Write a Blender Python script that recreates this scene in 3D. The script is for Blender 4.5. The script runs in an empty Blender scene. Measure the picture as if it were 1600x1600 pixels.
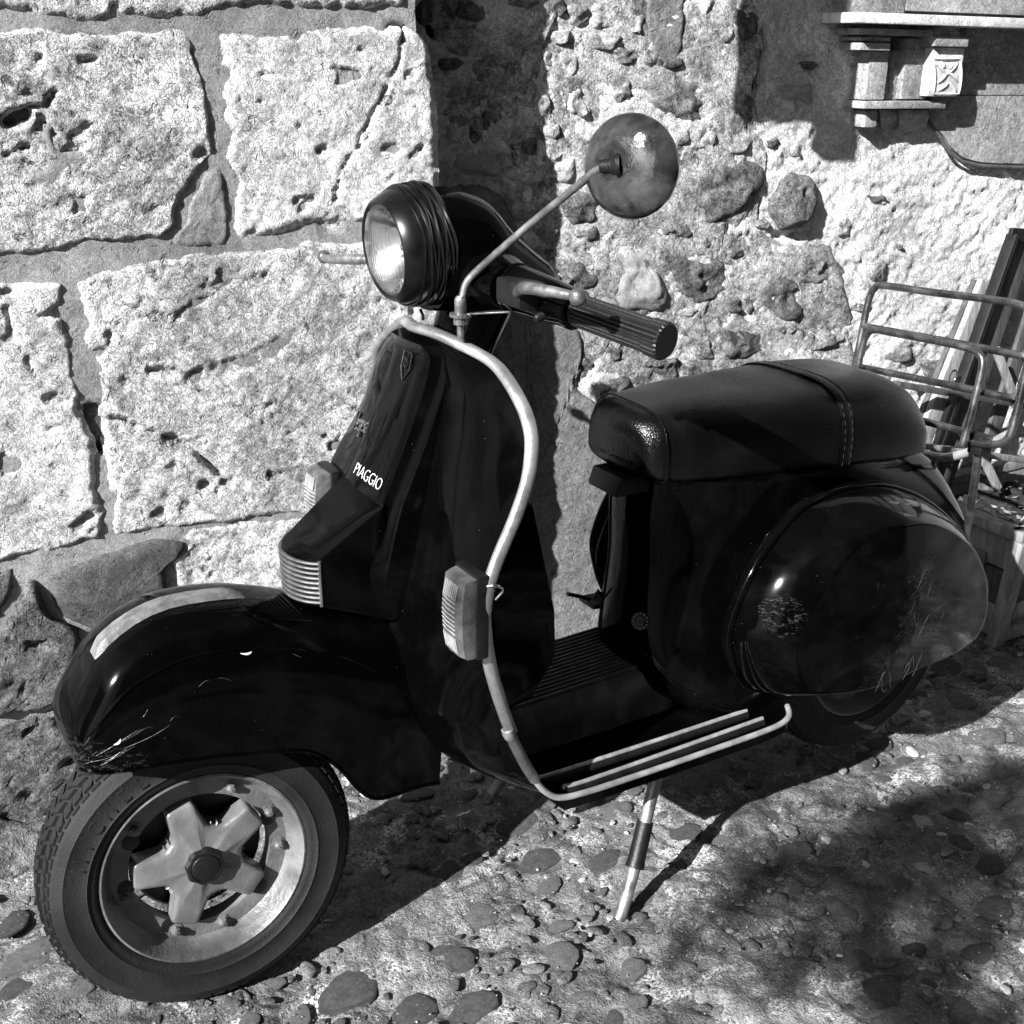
import bpy, bmesh, math, random
import numpy as np
from mathutils import Vector, Matrix
S = bpy.context.scene
COL = S.collection
R = math.radians

# ------------------------------------------------------------------ camera, sky, sun, exposure
CAM = np.array([.37120, 1.43152, 1.27214]); YAW, PIT, ROL, FPX = R(-121.394), R(20.797), R(1.0587), 1898.07
cd = np.array([math.cos(YAW)*math.cos(PIT), math.sin(YAW)*math.cos(PIT), -math.sin(PIT)])
cr0 = np.array([math.sin(YAW), -math.cos(YAW), 0]); cu0 = np.cross(cr0, cd)
cr = math.cos(ROL)*cr0+math.sin(ROL)*cu0; cu = -math.sin(ROL)*cr0+math.cos(ROL)*cu0
cam_data = bpy.data.cameras.new('camera'); cam = bpy.data.objects.new('camera', cam_data); COL.objects.link(cam)
cam.matrix_world = Matrix(((cr[0], cu[0], -cd[0], CAM[0]), (cr[1], cu[1], -cd[1], CAM[1]), (cr[2], cu[2], -cd[2], CAM[2]), (0, 0, 0, 1)))
cam_data.sensor_fit = 'HORIZONTAL'; cam_data.sensor_width = 36; cam_data.lens = 36*FPX/1600
cam_data.clip_start = .05; cam_data.clip_end = 200
S.camera = cam
SUN = np.array([-.811, -.303, -.50]); SUN /= np.linalg.norm(SUN)
w = bpy.data.worlds.new('World'); S.world = w; w.use_nodes = True
nt = w.node_tree; nt.nodes.clear()
sky = nt.nodes.new('ShaderNodeTexSky'); sky.sky_type = 'NISHITA'; sky.sun_disc = False
sky.sun_elevation = math.asin(-SUN[2]); sky.sun_rotation = math.atan2(-SUN[0], -SUN[1])
bw = nt.nodes.new('ShaderNodeRGBToBW'); bg = nt.nodes.new('ShaderNodeBackground'); bg.inputs[1].default_value = .05
wo = nt.nodes.new('ShaderNodeOutputWorld')
nt.links.new(sky.outputs[0], bw.inputs[0]); nt.links.new(bw.outputs[0], bg.inputs[0]); nt.links.new(bg.outputs[0], wo.inputs[0])
sl = bpy.data.lights.new('sun', 'SUN'); sl.energy = 5.0; sl.angle = R(.5); sl.color = (1, 1, 1)
so = bpy.data.objects.new('sun', sl); COL.objects.link(so); so.location = (4, 2, 5)
so.rotation_euler = Vector(SUN).to_track_quat('-Z', 'Y').to_euler()
S.view_settings.view_transform = 'Standard'; S.view_settings.look = 'None'
S.view_settings.exposure = 1.4; S.view_settings.gamma = 1; S.view_settings.use_curve_mapping = False

# ------------------------------------------------------------------ helpers: numbers
rng = np.random.default_rng(7); random.seed(7)
V3 = lambda *a: np.array(a, float)
def unit(v): v = np.asarray(v, float); return v/np.linalg.norm(v)
def _h(i, j, k, s):
    h = (i.astype(np.int64)*374761393+j.astype(np.int64)*668265263+k.astype(np.int64)*2147483647+s*974634777) & 0xffffffff
    h = ((h ^ (h >> 13))*1274126177) & 0xffffffff
    return ((h ^ (h >> 16)) & 0xffffff)/float(0xffffff)*2-1
def vnoise(P, s=0):
    P = np.asarray(P, float); f = np.floor(P); t = P-f; i = f.astype(np.int64); t = t*t*t*(t*(t*6-15)+10)
    o = 0
    for a in (0, 1):
        for b in (0, 1):
            for c in (0, 1):
                wgt = (t[..., 0] if a else 1-t[..., 0])*(t[..., 1] if b else 1-t[..., 1])*(t[..., 2] if c else 1-t[..., 2])
                o = o+wgt*_h(i[..., 0]+a, i[..., 1]+b, i[..., 2]+c, s)
    return o
def fbm(P, sc, oct=4, s=0, g=.5):
    o = 0; a = 1.
    for k in range(oct): o = o+a*vnoise(np.asarray(P)*sc*2**k, s+k*17); a *= g
    return o
def sstep(a, b, x): t = np.clip((x-a)/(b-a), 0, 1); return t*t*(3-2*t)
def resample(P, n, closed=False):
    P = np.asarray(P, float)
    if closed: P = np.vstack([P, P[:1]])
    d = np.r_[0, np.cumsum(np.linalg.norm(np.diff(P, axis=0), axis=1))]
    t = np.linspace(0, d[-1], n+1)[:-1] if closed else np.linspace(0, d[-1], n)
    return np.stack([np.interp(t, d, P[:, k]) for k in range(P.shape[1])], 1)
def spline(P, n, closed=False):
    P = np.asarray(P, float); m = len(P)
    Q = np.vstack([P[-1:], P, P[:2]]) if closed else np.vstack([2*P[:1]-P[1:2], P, 2*P[-1:]-P[-2:-1]])
    out = []
    for i in range(m if closed else m-1):
        p0, p1, p2, p3 = Q[i:i+4]
        for t in np.linspace(0, 1, 12, endpoint=False):
            out.append(.5*((2*p1)+(-p0+p2)*t+(2*p0-5*p1+4*p2-p3)*t*t+(-p0+3*p1-3*p2+p3)*t**3))
    if not closed: out.append(P[-1])
    return resample(np.array(out), n, closed)
def ray(u, v):
    d = cd+cr*(u-800)/FPX-cu*(v-800)/FPX
    return d/np.linalg.norm(d)
def on_plane(u, v, P0, n):                      # where the line of sight of a traced outline meets a real plane
    d = ray(u, v); t = np.dot(P0-CAM, n)/np.dot(d, n); return CAM+t*d
def on_y(u, v, y): return on_plane(u, v, V3(0, y, 0), V3(0, 1, 0))
def on_x(u, v, x): return on_plane(u, v, V3(x, 0, 0), V3(1, 0, 0))

# ------------------------------------------------------------------ helpers: objects
def tag(o, label=None, cat=None, group=None, kind=None):
    if label: o['label'] = label
    if cat: o['category'] = cat
    if group: o['group'] = group
    if kind: o['kind'] = kind
    return o
def empty(name, loc, label, cat, group=None):
    o = bpy.data.objects.new(name, None); COL.objects.link(o); o.location = loc; o.empty_display_size = .1
    return tag(o, label, cat, group)
def wloc(p):
    v = V3(0, 0, 0)
    while p is not None: v = v+np.array(p.location); p = p.parent
    return v
def obj(name, V, F, mat, parent=None, smooth=True, angle=40):
    V = np.asarray(V, float).reshape(-1, 3)-wloc(parent)
    me = bpy.data.meshes.new(name)
    if isinstance(F, np.ndarray):
        k = F.shape[1]; me.vertices.add(len(V)); me.vertices.foreach_set('co', V.ravel())
        me.loops.add(F.size); me.loops.foreach_set('vertex_index', F.ravel().astype(np.int32))
        me.polygons.add(len(F)); me.polygons.foreach_set('loop_start', np.arange(0, F.size, k, dtype=np.int32))
        me.update(calc_edges=True)
    else: me.from_pydata([tuple(v) for v in V], [], [tuple(f) for f in F]); me.update()
    if smooth:
        me.shade_smooth()
        if angle < 180: me.set_sharp_from_angle(angle=R(angle))
    if mat: me.materials.append(mat)
    o = bpy.data.objects.new(name, me); COL.objects.link(o)
    if parent: o.parent = parent
    return o
class MB:
    def __init__(s): s.V = []; s.F = []; s.n = 0
    def add(s, V, F):
        V = np.asarray(V, float).reshape(-1, 3); s.V.append(V); s.F += [tuple(int(i)+s.n for i in f) for f in F]; s.n += len(V); return s
    def build(s, name, mat, parent=None, smooth=True, angle=40): return obj(name, np.vstack(s.V), s.F, mat, parent, smooth, angle)
def grid_faces(n, m, closed=False):
    i, j = np.meshgrid(np.arange(n-1), np.arange(m if closed else m-1), indexing='ij'); j2 = (j+1) % m
    return np.stack([i*m+j, i*m+j2, (i+1)*m+j2, (i+1)*m+j], -1).reshape(-1, 4)
def loft(rings, closed=True, cap=(True, True)):
    Rg = np.asarray(rings, float); n, m = Rg.shape[:2]; F = [tuple(f) for f in grid_faces(n, m, closed)]
    if cap[0]: F.append(tuple(range(m))[::-1])
    if cap[1]: F.append(tuple(range((n-1)*m, n*m)))
    return Rg.reshape(-1, 3), F
def tube(path, r, n=10, closed=False):
    P = np.asarray(path, float); k = len(P); rr = np.broadcast_to(np.asarray(r, float), (k,))
    T = np.roll(P, -1, 0)-np.roll(P, 1, 0) if closed else np.gradient(P, axis=0)
    T = T/np.linalg.norm(T, axis=1)[:, None]
    a = V3(0, 0, 1) if abs(T[0][2]) < .9 else V3(1, 0, 0); N = unit(np.cross(T[0], a)); rings = []
    for i in range(k):
        N = unit(N-T[i]*np.dot(N, T[i])); B = np.cross(T[i], N); t = np.arange(n)*2*math.pi/n
        rings.append(P[i]+rr[i]*(np.cos(t)[:, None]*N+np.sin(t)[:, None]*B))
    if closed: rings.append(rings[0])
    return loft(rings, True, (not closed, not closed))
def lathe(c, ax, prof, n=40, cap=(False, False)):
    c = np.asarray(c, float); ax = unit(ax); a = V3(0, 0, 1) if abs(ax[2]) < .9 else V3(1, 0, 0)
    e1 = unit(np.cross(ax, a)); e2 = np.cross(ax, e1); t = np.arange(n)*2*math.pi/n
    d = np.cos(t)[:, None]*e1+np.sin(t)[:, None]*e2
    return loft([c+ax*h+d*r for r, h in prof], True, cap)
def hexa(c8, bev=.004, seg=2):                  # c8: bottom four then top four corners
    bm = bmesh.new(); vs = [bm.verts.new(tuple(c)) for c in c8]
    for f in ((3, 2, 1, 0), (4, 5, 6, 7), (0, 1, 5, 4), (1, 2, 6, 5), (2, 3, 7, 6), (3, 0, 4, 7)): bm.faces.new([vs[i] for i in f])
    bmesh.ops.recalc_face_normals(bm, faces=bm.faces[:])
    if bev: bmesh.ops.bevel(bm, geom=bm.edges[:], offset=bev, segments=seg, affect='EDGES', profile=.6)
    bm.verts.index_update(); V = [tuple(v.co) for v in bm.verts]; F = [[v.index for v in f.verts] for f in bm.faces]; bm.free()
    return V, F
def box(lo, hi, bev=.004, fr=None):
    x0, y0, z0 = lo; x1, y1, z1 = hi
    c = [V3(x0, y0, z0), V3(x1, y0, z0), V3(x1, y1, z0), V3(x0, y1, z0), V3(x0, y0, z1), V3(x1, y0, z1), V3(x1, y1, z1), V3(x0, y1, z1)]
    if fr: c = [fr(*q) for q in c]
    return hexa(c, bev)
def bar(a, b, wd, ht, up=(0, 0, 1), bev=.003):  # a rectangular batten from a to b
    a = np.asarray(a, float); b = np.asarray(b, float); d = unit(b-a); s = unit(np.cross(d, up)); u = np.cross(s, d)
    q = [(-wd/2, -ht/2), (wd/2, -ht/2), (wd/2, ht/2), (-wd/2, ht/2)]
    return hexa([a+s*x+u*y for x, y in q]+[b+s*x+u*y for x, y in q], bev)
def text_mesh(body, size, shear=0, extrude=.0006, spacing=1.0, offset=0.):
    c = bpy.data.curves.new('lettering', 'FONT'); c.body = body; c.size = size; c.shear = shear; c.extrude = extrude; c.offset = offset
    c.align_x = 'CENTER'; c.align_y = 'CENTER'; c.space_character = spacing; c.resolution_u = 3
    o = bpy.data.objects.new('lettering', c); COL.objects.link(o); dg = bpy.context.evaluated_depsgraph_get()
    me = o.evaluated_get(dg).to_mesh(); V = np.array([v.co[:] for v in me.vertices]); F = [tuple(p.vertices) for p in me.polygons]
    bpy.data.objects.remove(o); bpy.data.curves.remove(c)
    return V, F

# ------------------------------------------------------------------ materials (all grey: the place is photographed in black and white)
class M:
    def __init__(s, name, rough=.6, metal=0., spec=.5):
        s.m = bpy.data.materials.new(name); s.m.use_nodes = True; s.t = s.m.node_tree; s.b = s.t.nodes['Principled BSDF']
        s.b.inputs['Roughness'].default_value = rough; s.b.inputs['Metallic'].default_value = metal
        s.b.inputs['Specular IOR Level'].default_value = spec
        tc = s.t.nodes.new('ShaderNodeTexCoord'); s.co = tc.outputs['Object']; s.col = None; s.ht = None
    def n(s, ty, **k):
        nd = s.t.nodes.new(ty)
        for a, v in k.items(): setattr(nd, a, v)
        return nd
    def L(s, a, b): s.t.links.new(a, b)
    def val(s, x): return x
    def put(s, sock, x):
        if isinstance(x, (int, float)): sock.default_value = x
        elif isinstance(x, tuple): sock.default_value = x
        else: s.L(x, sock)
    def math(s, op, a, b=0., c=0., clamp=False):
        nd = s.n('ShaderNodeMath', operation=op, use_clamp=clamp); s.put(nd.inputs[0], a); s.put(nd.inputs[1], b); s.put(nd.inputs[2], c); return nd.outputs[0]
    def noise(s, sc, det=4, rough=.55, dist=0., stretch=None, off=0):
        nd = s.n('ShaderNodeTexNoise'); nd.inputs['Scale'].default_value = sc; nd.inputs['Detail'].default_value = det
        nd.inputs['Roughness'].default_value = rough; nd.inputs['Distortion'].default_value = dist
        co = s.co
        if stretch or off:
            mp = s.n('ShaderNodeMapping'); s.L(s.co, mp.inputs[0]); mp.inputs['Scale'].default_value = stretch or (1, 1, 1); mp.inputs['Location'].default_value = (off, off*1.7, off*.3); co = mp.outputs[0]
        s.L(co, nd.inputs['Vector']); return nd.outputs['Fac']
    def voro(s, sc, feat='F1', rnd=1., out='Distance'):
        nd = s.n('ShaderNodeTexVoronoi', feature=feat); nd.inputs['Scale'].default_value = sc; nd.inputs['Randomness'].default_value = rnd
        s.L(s.co, nd.inputs['Vector']); return nd.outputs[out]
    def ramp(s, x, a, b, va=0., vb=1.):
        nd = s.n('ShaderNodeMapRange', interpolation_type='SMOOTHSTEP'); s.put(nd.inputs[0], x)
        for i, v in zip((1, 2, 3, 4), (a, b, va, vb)): s.put(nd.inputs[i], v)
        return nd.outputs[0]
    def mix(s, f, a, b):
        nd = s.n('ShaderNodeMix', data_type='FLOAT'); s.put(nd.inputs[0], f); s.put(nd.inputs[2], a); s.put(nd.inputs[3], b); return nd.outputs[0]
    def xyz(s):
        nd = s.n('ShaderNodeSeparateXYZ'); s.L(s.co, nd.inputs[0]); return nd.outputs
    def done(s, col, ht=None, dist=.002, strength=1., rough=None, metal=None):
        if isinstance(col, (int, float)): s.b.inputs['Base Color'].default_value = (col, col, col, 1)
        else:
            cc = s.n('ShaderNodeCombineColor'); [s.L(col, cc.inputs[i]) for i in range(3)]; s.L(cc.outputs[0], s.b.inputs['Base Color'])
        if ht is not None:
            bp = s.n('ShaderNodeBump'); bp.inputs['Distance'].default_value = dist; bp.inputs['Strength'].default_value = strength
            s.L(ht, bp.inputs['Height']); s.L(bp.outputs[0], s.b.inputs['Normal'])
        if rough is not None: s.put(s.b.inputs['Roughness'], rough)
        if metal is not None: s.put(s.b.inputs['Metallic'], metal)
        return s.m
def stone_mat(name, lo, hi, dist=.004, pit=.35, fine=150, spread=.5, vein=0.):
    m = M(name, .9, 0, .2)
    big = m.ramp(m.noise(2.3, 3, .6, .4, off=11), .36, .60, .78, 1.); a = m.noise(7, 4, .6); b = m.noise(38, 6, .65, .6); c = m.noise(fine, 4, .7, 1.2); r = m.math('ABSOLUTE', m.math('SUBTRACT', m.noise(70, 4, .6, 1.5, off=3), .5))
    t = m.math('ADD', m.math('MULTIPLY', m.math('SUBTRACT', a, .5), 1.1), m.math('MULTIPLY', m.math('SUBTRACT', b, .5), 1.6))
    t = m.math('ADD', t, m.math('MULTIPLY', m.math('SUBTRACT', c, .5), 1.2))
    f = m.ramp(t, -spread, spread)
    col = m.mix(f, lo, hi)
    pits = m.ramp(m.noise(55, 3, .6, .8, off=9), .28, .40)
    col = m.math('MULTIPLY', m.math('MULTIPLY', col, big), m.mix(pits, 1-pit, 1.))
    crack = m.ramp(r, 0., .035)
    col = m.math('MULTIPLY', col, m.mix(crack, 1-vein, 1.))
    h = m.math('ADD', m.math('MULTIPLY', b, 1.0), m.math('MULTIPLY', c, .45)); h = m.math('ADD', h, m.math('MULTIPLY', pits, .5)); h = m.math('ADD', h, m.math('MULTIPLY', crack, .25))
    return m.done(col, h, dist)
LIME = stone_mat('pale_limestone', .22, .90, .0055, .55, 230, .5, .5)
LIME2 = stone_mat('pale_limestone_pitted', .18, .84, .006, .65, 150, .55, .55)
LIME3 = stone_mat('pale_limestone_fine', .30, .92, .005, .4, 260, .6, .35)
FOOT = stone_mat('dark_footing_stone', .05, .24, .008, .5, 150, .6, .4)  # footing tone, darker than the courses above
RUB = [stone_mat('rubble_dark', .03, .24, .004, .5, 130, .5, .5), stone_mat('rubble_mid', .06, .42, .004, .5, 140, .5, .5), stone_mat('rubble_pale', .18, .66, .003, .4, 150, .5, .4)]
SMOOTHST = stone_mat('smooth_pale_stone', .26, .50, .0016, .2, 110, .7, .1)
MORT = stone_mat('grey_mortar', .18, .38, .003, .3, 260, .7, 0.)
DMORT = stone_mat('dark_mortar', .05, .15, .004, .4, 200, .7, 0.)
RENDER = stone_mat('rough_white_render', .50, .90, .0065, .15, 120, .7, .1)
PLAST = stone_mat('trowelled_plaster', .12, .30, .004, .25, 90, .7, .1)
MARB = stone_mat('weathered_marble', .16, .48, .003, .35, 60, .7, .35)
MARBW = stone_mat('white_marble', .42, .82, .002, .2, 60, .8, .2)
def ground_mat():
    m = M('worn_pebble_concrete', .85, 0, .3)
    a = m.noise(3.2, 4, .6); b = m.noise(24, 6, .7, 1.0); c = m.noise(190, 3, .7); g = m.voro(240); pat = m.noise(9, 5, .65, .8, off=4)
    t = m.math('ADD', m.math('MULTIPLY', m.math('SUBTRACT', a, .5), 1.0), m.math('MULTIPLY', m.math('SUBTRACT', b, .5), 1.6))
    t = m.math('ADD', t, m.math('MULTIPLY', m.math('SUBTRACT', c, .5), 1.2))
    col = m.mix(m.ramp(t, -.6, .7), .016, .24)
    col = m.mix(m.math('MULTIPLY', m.ramp(pat, .50, .68), m.ramp(c, .40, .58)), col, .55)
    sp = m.ramp(g, .10, .22)
    col = m.mix(sp, m.mix(m.ramp(m.voro(240, out='Color'), .75, .8), col, .65), col)
    h = m.math('ADD', b, m.math('MULTIPLY', c, .5)); h = m.math('ADD', h, m.math('MULTIPLY', m.math('MINIMUM', g, .5), -.35))
    return m.done(col, h, .006, rough=m.ramp(b, .3, .7, .55, .9))
GROUND = ground_mat()
COB = [stone_mat('cobble_dark', .035, .18, .004, .2, 120, .7, .1), stone_mat('cobble_mid', .06, .30, .004, .25, 140, .7, .15), stone_mat('cobble_pale', .25, .6, .001, .2, 120, .8, .1)]
def paint(name, wear):
    m = M(name, .16, 0, .10)
    d = m.noise(14, 5, .6); f = m.noise(420, 2, .5)
    speck = m.math('MULTIPLY', m.ramp(m.voro(130), .10, .06), m.ramp(m.noise(60, 2, .5, off=2), .60, .66))
    col = m.mix(m.ramp(d, .45, .8), .0008, .003)
    mask = speck
    x, y, z = m.xyz()
    def blob(cx, cy, cz, r):
        q = m.math('ADD', m.math('ADD', m.math('POWER', m.math('ABSOLUTE', m.math('SUBTRACT', x, cx)), 2.), m.math('POWER', m.math('ABSOLUTE', m.math('SUBTRACT', y, cy)), 2.)), m.math('POWER', m.math('ABSOLUTE', m.math('SUBTRACT', z, cz)), 2.))
        return m.ramp(m.math('SQRT', q), 0., r, 1., 0.)
    sc = m.math('ABSOLUTE', m.math('SUBTRACT', m.noise(26, 5, .7, .3, stretch=(1, 1, 3.2), off=5), .5))
    fray = m.noise(120, 3, .65, .4, stretch=(1, 1, 2.4), off=8)
    for cx, cy, cz, r, k in wear:
        mask = m.math('MAXIMUM', mask, m.math('MULTIPLY', m.math('MAXIMUM', m.math('MULTIPLY', m.ramp(sc, .003, .012*k, .8, 0.), m.ramp(fray, .42, .52)), m.ramp(fray, .60, .70, 0., .55)), m.ramp(m.math('ADD', m.math('MULTIPLY', m.noise(22, 3, .6, off=7), .9), blob(cx, cy, cz, r)), .80, 1.0)))
    col = m.mix(mask, col, .05)
    return m.done(col, m.math('ADD', m.math('MULTIPLY', m.noise(5, 2, .4), 1.), m.math('MULTIPLY', f, .01)), .0025, .35, rough=m.math('ADD', m.ramp(d, .3, .8, .06, .15), m.math('MULTIPLY', mask, .4)))
O = -.63    # the scooter's root stands at (O, 0, 0); paint wear is given in its own frame
PAINT = paint('black_paint', [])
PAINTF = paint('black_paint_scraped_nose', [(.145-O, .06, .445, .075, 1.3), (.11-O, .09, .435, .06, 1.)])
PAINTC = paint('black_paint_scratched_cowl', [(-1.13-O, .29, .45, .16, 1.3), (-1.05-O, .28, .32, .12, 1.0), (-.83-O, .24, .49, .06, 1.0), (-1.28-O, .24, .31, .14, 1.)])
def simple(name, lo, hi, rough=.5, metal=0., sc=20, bump=0., bsc=200, spec=.5, rr=None):
    m = M(name, rough, metal, spec); a = m.noise(sc, 5, .6, .5)
    return m.done(m.mix(m.ramp(a, .3, .7), lo, hi), m.noise(bsc, 3, .6) if bump else None, bump or .001, rough=m.ramp(a, .35, .7, rr[0], rr[1]) if rr else None)
TRIM = simple('grey_edge_trim', .30, .52, .30, .75, 16, .0004, 180, rr=(.22, .5))
CHROME = simple('worn_chrome', .42, .66, .2, 1., 30, .0003, 250, rr=(.10, .4))
ALU = simple('dull_aluminium', .16, .36, .42, .8, 25, .0006, 200, rr=(.3, .6))
RIMM = simple('grey_wheel_paint', .07, .17, .5, .1, 14, .001, 160, rr=(.3, .6))
STAR = simple('silver_hub_paint', .12, .18, .42, .2, 18, .0005, 200, rr=(.28, .5))
RUBB = simple('tyre_rubber', .004, .014, .72, 0, 12, .0008, 240, .35)
BLKPL = simple('black_plastic', .003, .009, .45, 0, 30, .0006, 300, .4)
TAPE = simple('black_tape', .002, .006, .26, 0, 40, 0, 300, .35)
RACKM = simple('dark_chrome_tube', .10, .26, .25, .9, 25, .0003, 200, rr=(.15, .4))
MIRB = simple('worn_mirror_shell', .06, .20, .14, .85, 34, .0005, 120, rr=(.05, .2))
GREYL = simple('grey_lens_plastic', .05, .12, .3, 0, 40, .0006, 260)
GRILL = simple('grey_grille_plastic', .04, .10, .45, .1, 30, .0006, 260)
LENSRIB = simple('pale_lens_rib', .22, .42, .3, 0, 40)
STRIP = simple('bright_floor_strip', .34, .55, .28, .55, 30, .0003, 200, rr=(.2, .45))
CREST = simple('scuffed_grey_plastic', .08, .22, .42, .2, 45, .0008, 220)
WHITE = simple('white_print', .7, .85, .5, 0, 100)
WOODL = None
def wood(name, lo, hi):
    m = M(name, .75, 0, .3); a = m.noise(9, 5, .65, .4, (5, 5, .7)); b = m.noise(70, 3, .6, .3, (4, 4, .4))
    col = m.mix(m.ramp(m.math('ADD', m.math('MULTIPLY', a, .7), m.math('MULTIPLY', b, .4)), .35, .75), lo, hi)
    return m.done(col, b, .0015)
WOODL = wood('pale_weathered_wood', .16, .42); WOODD = wood('dark_stained_wood', .03, .10); WOODM = wood('grey_weathered_wood', .10, .30)
SOIL = stone_mat('dark_soil', .01, .06, .01, .5, 120, .6, .2)
def vinyl():
    m = M('black_vinyl', .3, 0, .3); v = m.voro(520, 'SMOOTH_F1')
    return m.done(m.mix(m.ramp(m.noise(12, 3), .4, .7), .0015, .0035), m.math('ADD', m.math('MULTIPLY', v, .6), m.math('MULTIPLY', m.noise(14, 3), .5)), .0012, .9, rough=m.ramp(m.noise(9, 3), .3, .7, .2, .3))
VINYL = vinyl()
def ribbed():
    m = M('ribbed_black_rubber', .5, 0, .4); return m.done(m.mix(m.ramp(m.noise(18, 4), .4, .7), .05, .12), m.noise(300, 2), .0006)
MAT = ribbed()
def glass():
    m = M('headlamp_glass', .03, 0, .5); m.b.inputs['Transmission Weight'].default_value = 1; m.b.inputs['IOR'].default_value = 1.3
    x, y, z = m.xyz(); nd = m.math('SINE', m.math('MULTIPLY', y, 900.))
    return m.done(.95, m.math('ADD', nd, m.math('MULTIPLY', m.noise(60, 2), .6)), .00015, .2)
GLASS = glass()
REFL = simple('lamp_reflector', .80, .92, .12, 1., 12, .0015, 40, rr=(.08, .3))
MIRG = simple('mirror_glass', .8, .85, .03, 1., 10)

# ------------------------------------------------------------------ the ground
def ground():
    xs = np.arange(-2.6, .75, .0065); ys = np.arange(-.72, 1.15, .0065); X, Y = np.meshgrid(xs, ys, indexing='ij')
    P = np.stack([X, Y, 0*X], -1)
    e = np.minimum.reduce([X-xs[0], xs[-1]-X, Y-ys[0], ys[-1]-Y]); k = sstep(0, .12, e)
    P[..., 2] = (fbm(P, 4, 3, 5)*.007+fbm(P, 22, 3, 9)*.0042-np.abs(fbm(P, 15, 3, 19))*.008+fbm(P, 90, 3, 4)*.0017)*k
    wall_foot = sstep(-.36, -.52, Y-.02*fbm(P, 6, 3, 2))          # dirt banked up against the foot of the wall
    P[..., 2] += wall_foot*(.03+.03*fbm(P, 9, 3, 12))*k
    o = obj('ground', P, grid_faces(*X.shape), GROUND, None, True, 180)
    tag(o, kind='structure')
    c = [(-2.6, -.72), (.738, -.72), (.738, 1.142), (-2.6, 1.142)]; B = 40.
    V = [(x, y, -.0002) for x, y in c]+[(-B, -B, 0), (B, -B, 0), (B, B, 0), (-B, B, 0)]
    obj('ground_margin', V, [(0, 1, 5, 4), (1, 2, 6, 5), (2, 3, 7, 6), (3, 0, 4, 7)], GROUND, o, False)
    return o
GR = ground()
def cobble_mesh(seed):
    n = 14; rings = []; r_ = np.random.default_rng(seed); ph = r_.uniform(0, 6.3, 3); t = np.arange(n)*2*math.pi/n
    out = 1+.13*np.sin(2*t+ph[0])+.09*np.sin(3*t+ph[1])+.05*np.sin(5*t+ph[2])
    for rr, h in ((1.02, -.5), (1.0, 0.), (.93, .3), (.78, .52), (.5, .68), (.2, .74)):
        rings.append(np.stack([out*rr*np.cos(t), out*rr*np.sin(t)*.72, h+.10*np.sin(t+ph[1])*rr+0*t], 1))
    V, F = loft(rings, True, (False, True)); V = V+.05*fbm(V, 1.6, 2, seed)[:, None]*V3(1, 1, 1)
    me = bpy.data.meshes.new('cobble'); me.from_pydata([tuple(v) for v in V], [], F); me.update(); me.shade_smooth(); return me
CM = [[cobble_mesh(30+i) for i in range(6)] for _ in COB]
for k, l in enumerate(CM):
    for me in l: me.materials.append(COB[k])
placed = []
def cobble(x, y, a, rz, k, z=-.002):
    o = bpy.data.objects.new('cobble', random.choice(CM[k])); COL.objects.link(o); o.parent = GR
    o.location = (x, y, z); o.rotation_euler = (random.uniform(-.1, .1), random.uniform(-.1, .1), rz); o.scale = (a*1.12, a*1.12, a*.22); placed.append((x, y, a))
# the cobbles that can be told apart, traced: centre px, half length px, kind
for u, v, rpx, k in [(28, 1550, 34, 0), (20, 1440, 26, 0), (50, 1490, 34, 1), (105, 1550, 34, 1), (545, 1545, 44, 0), (740, 1570, 34, 0), (650, 1575, 34, 0), (810, 1285, 30, 0), (845, 1340, 32, 0),
                     (700, 1365, 32, 0), (735, 1345, 22, 0), (950, 1340, 26, 0), (752, 1428, 28, 1), (860, 1380, 20, 1), (1355, 1185, 20, 0), (1200, 1275, 18, 0), (1235, 1330, 32, 1), (1160, 1360, 24, 1), (1052, 1410, 9, 2),
                     (1480, 1042, 26, 0), (1560, 1035, 24, 1), (1545, 1075, 18, 0), (1500, 1090, 28, 1), (1430, 1085, 18, 0), (1375, 1160, 20, 0), (1415, 1188, 14, 0), (1540, 1150, 30, 1), (1410, 1265, 22, 1), (1440, 1283, 18, 2), (1590, 1290, 30, 1),
                     (1380, 1545, 34, 1), (1345, 1500, 22, 1), (1210, 1515, 26, 1), (1275, 1530, 30, 0), (1335, 1590, 30, 0), (1505, 1580, 26, 1), (1530, 1485, 24, 0), (1430, 1480, 16, 0), (1175, 1440, 18, 1), (1555, 1415, 28, 0), (1400, 1380, 22, 1), (1160, 1545, 14, 2), (1095, 1550, 14, 2),
                     (910, 1560, 20, 1), (985, 1570, 24, 1), (990, 1510, 22, 1), (1060, 1480, 20, 1), (620, 1460, 20, 1), (880, 1490, 30, 1), (960, 1590, 18, 0), (1130, 1310, 20, 1), (470, 1585, 20, 1), (390, 1590, 16, 1)]:
    G = on_plane(u, v, V3(0, 0, 0), V3(0, 0, 1)); d = np.linalg.norm(G-CAM); cobble(G[0], G[1], rpx*d/FPX*1.0, random.uniform(-.6, .6)+.35, k, -.004)
tries = 0
while len(placed) < 285 and tries < 9000:
    tries += 1; x = random.uniform(-2.45, .6); y = random.uniform(-.45, 1.05); a = random.choice((.010, .013, .017, .021, .026, .031))
    if (x+.59)**2+(y-.2)**2 < .003 or any((x-px)**2+(y-py)**2 < (a+pa+.012)**2 for px, py, pa in placed): continue
    cobble(x, y, a, random.uniform(0, 3.1), random.choices((0, 1, 2), (5, 6, .35))[0], random.uniform(-.006, -.001))
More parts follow.
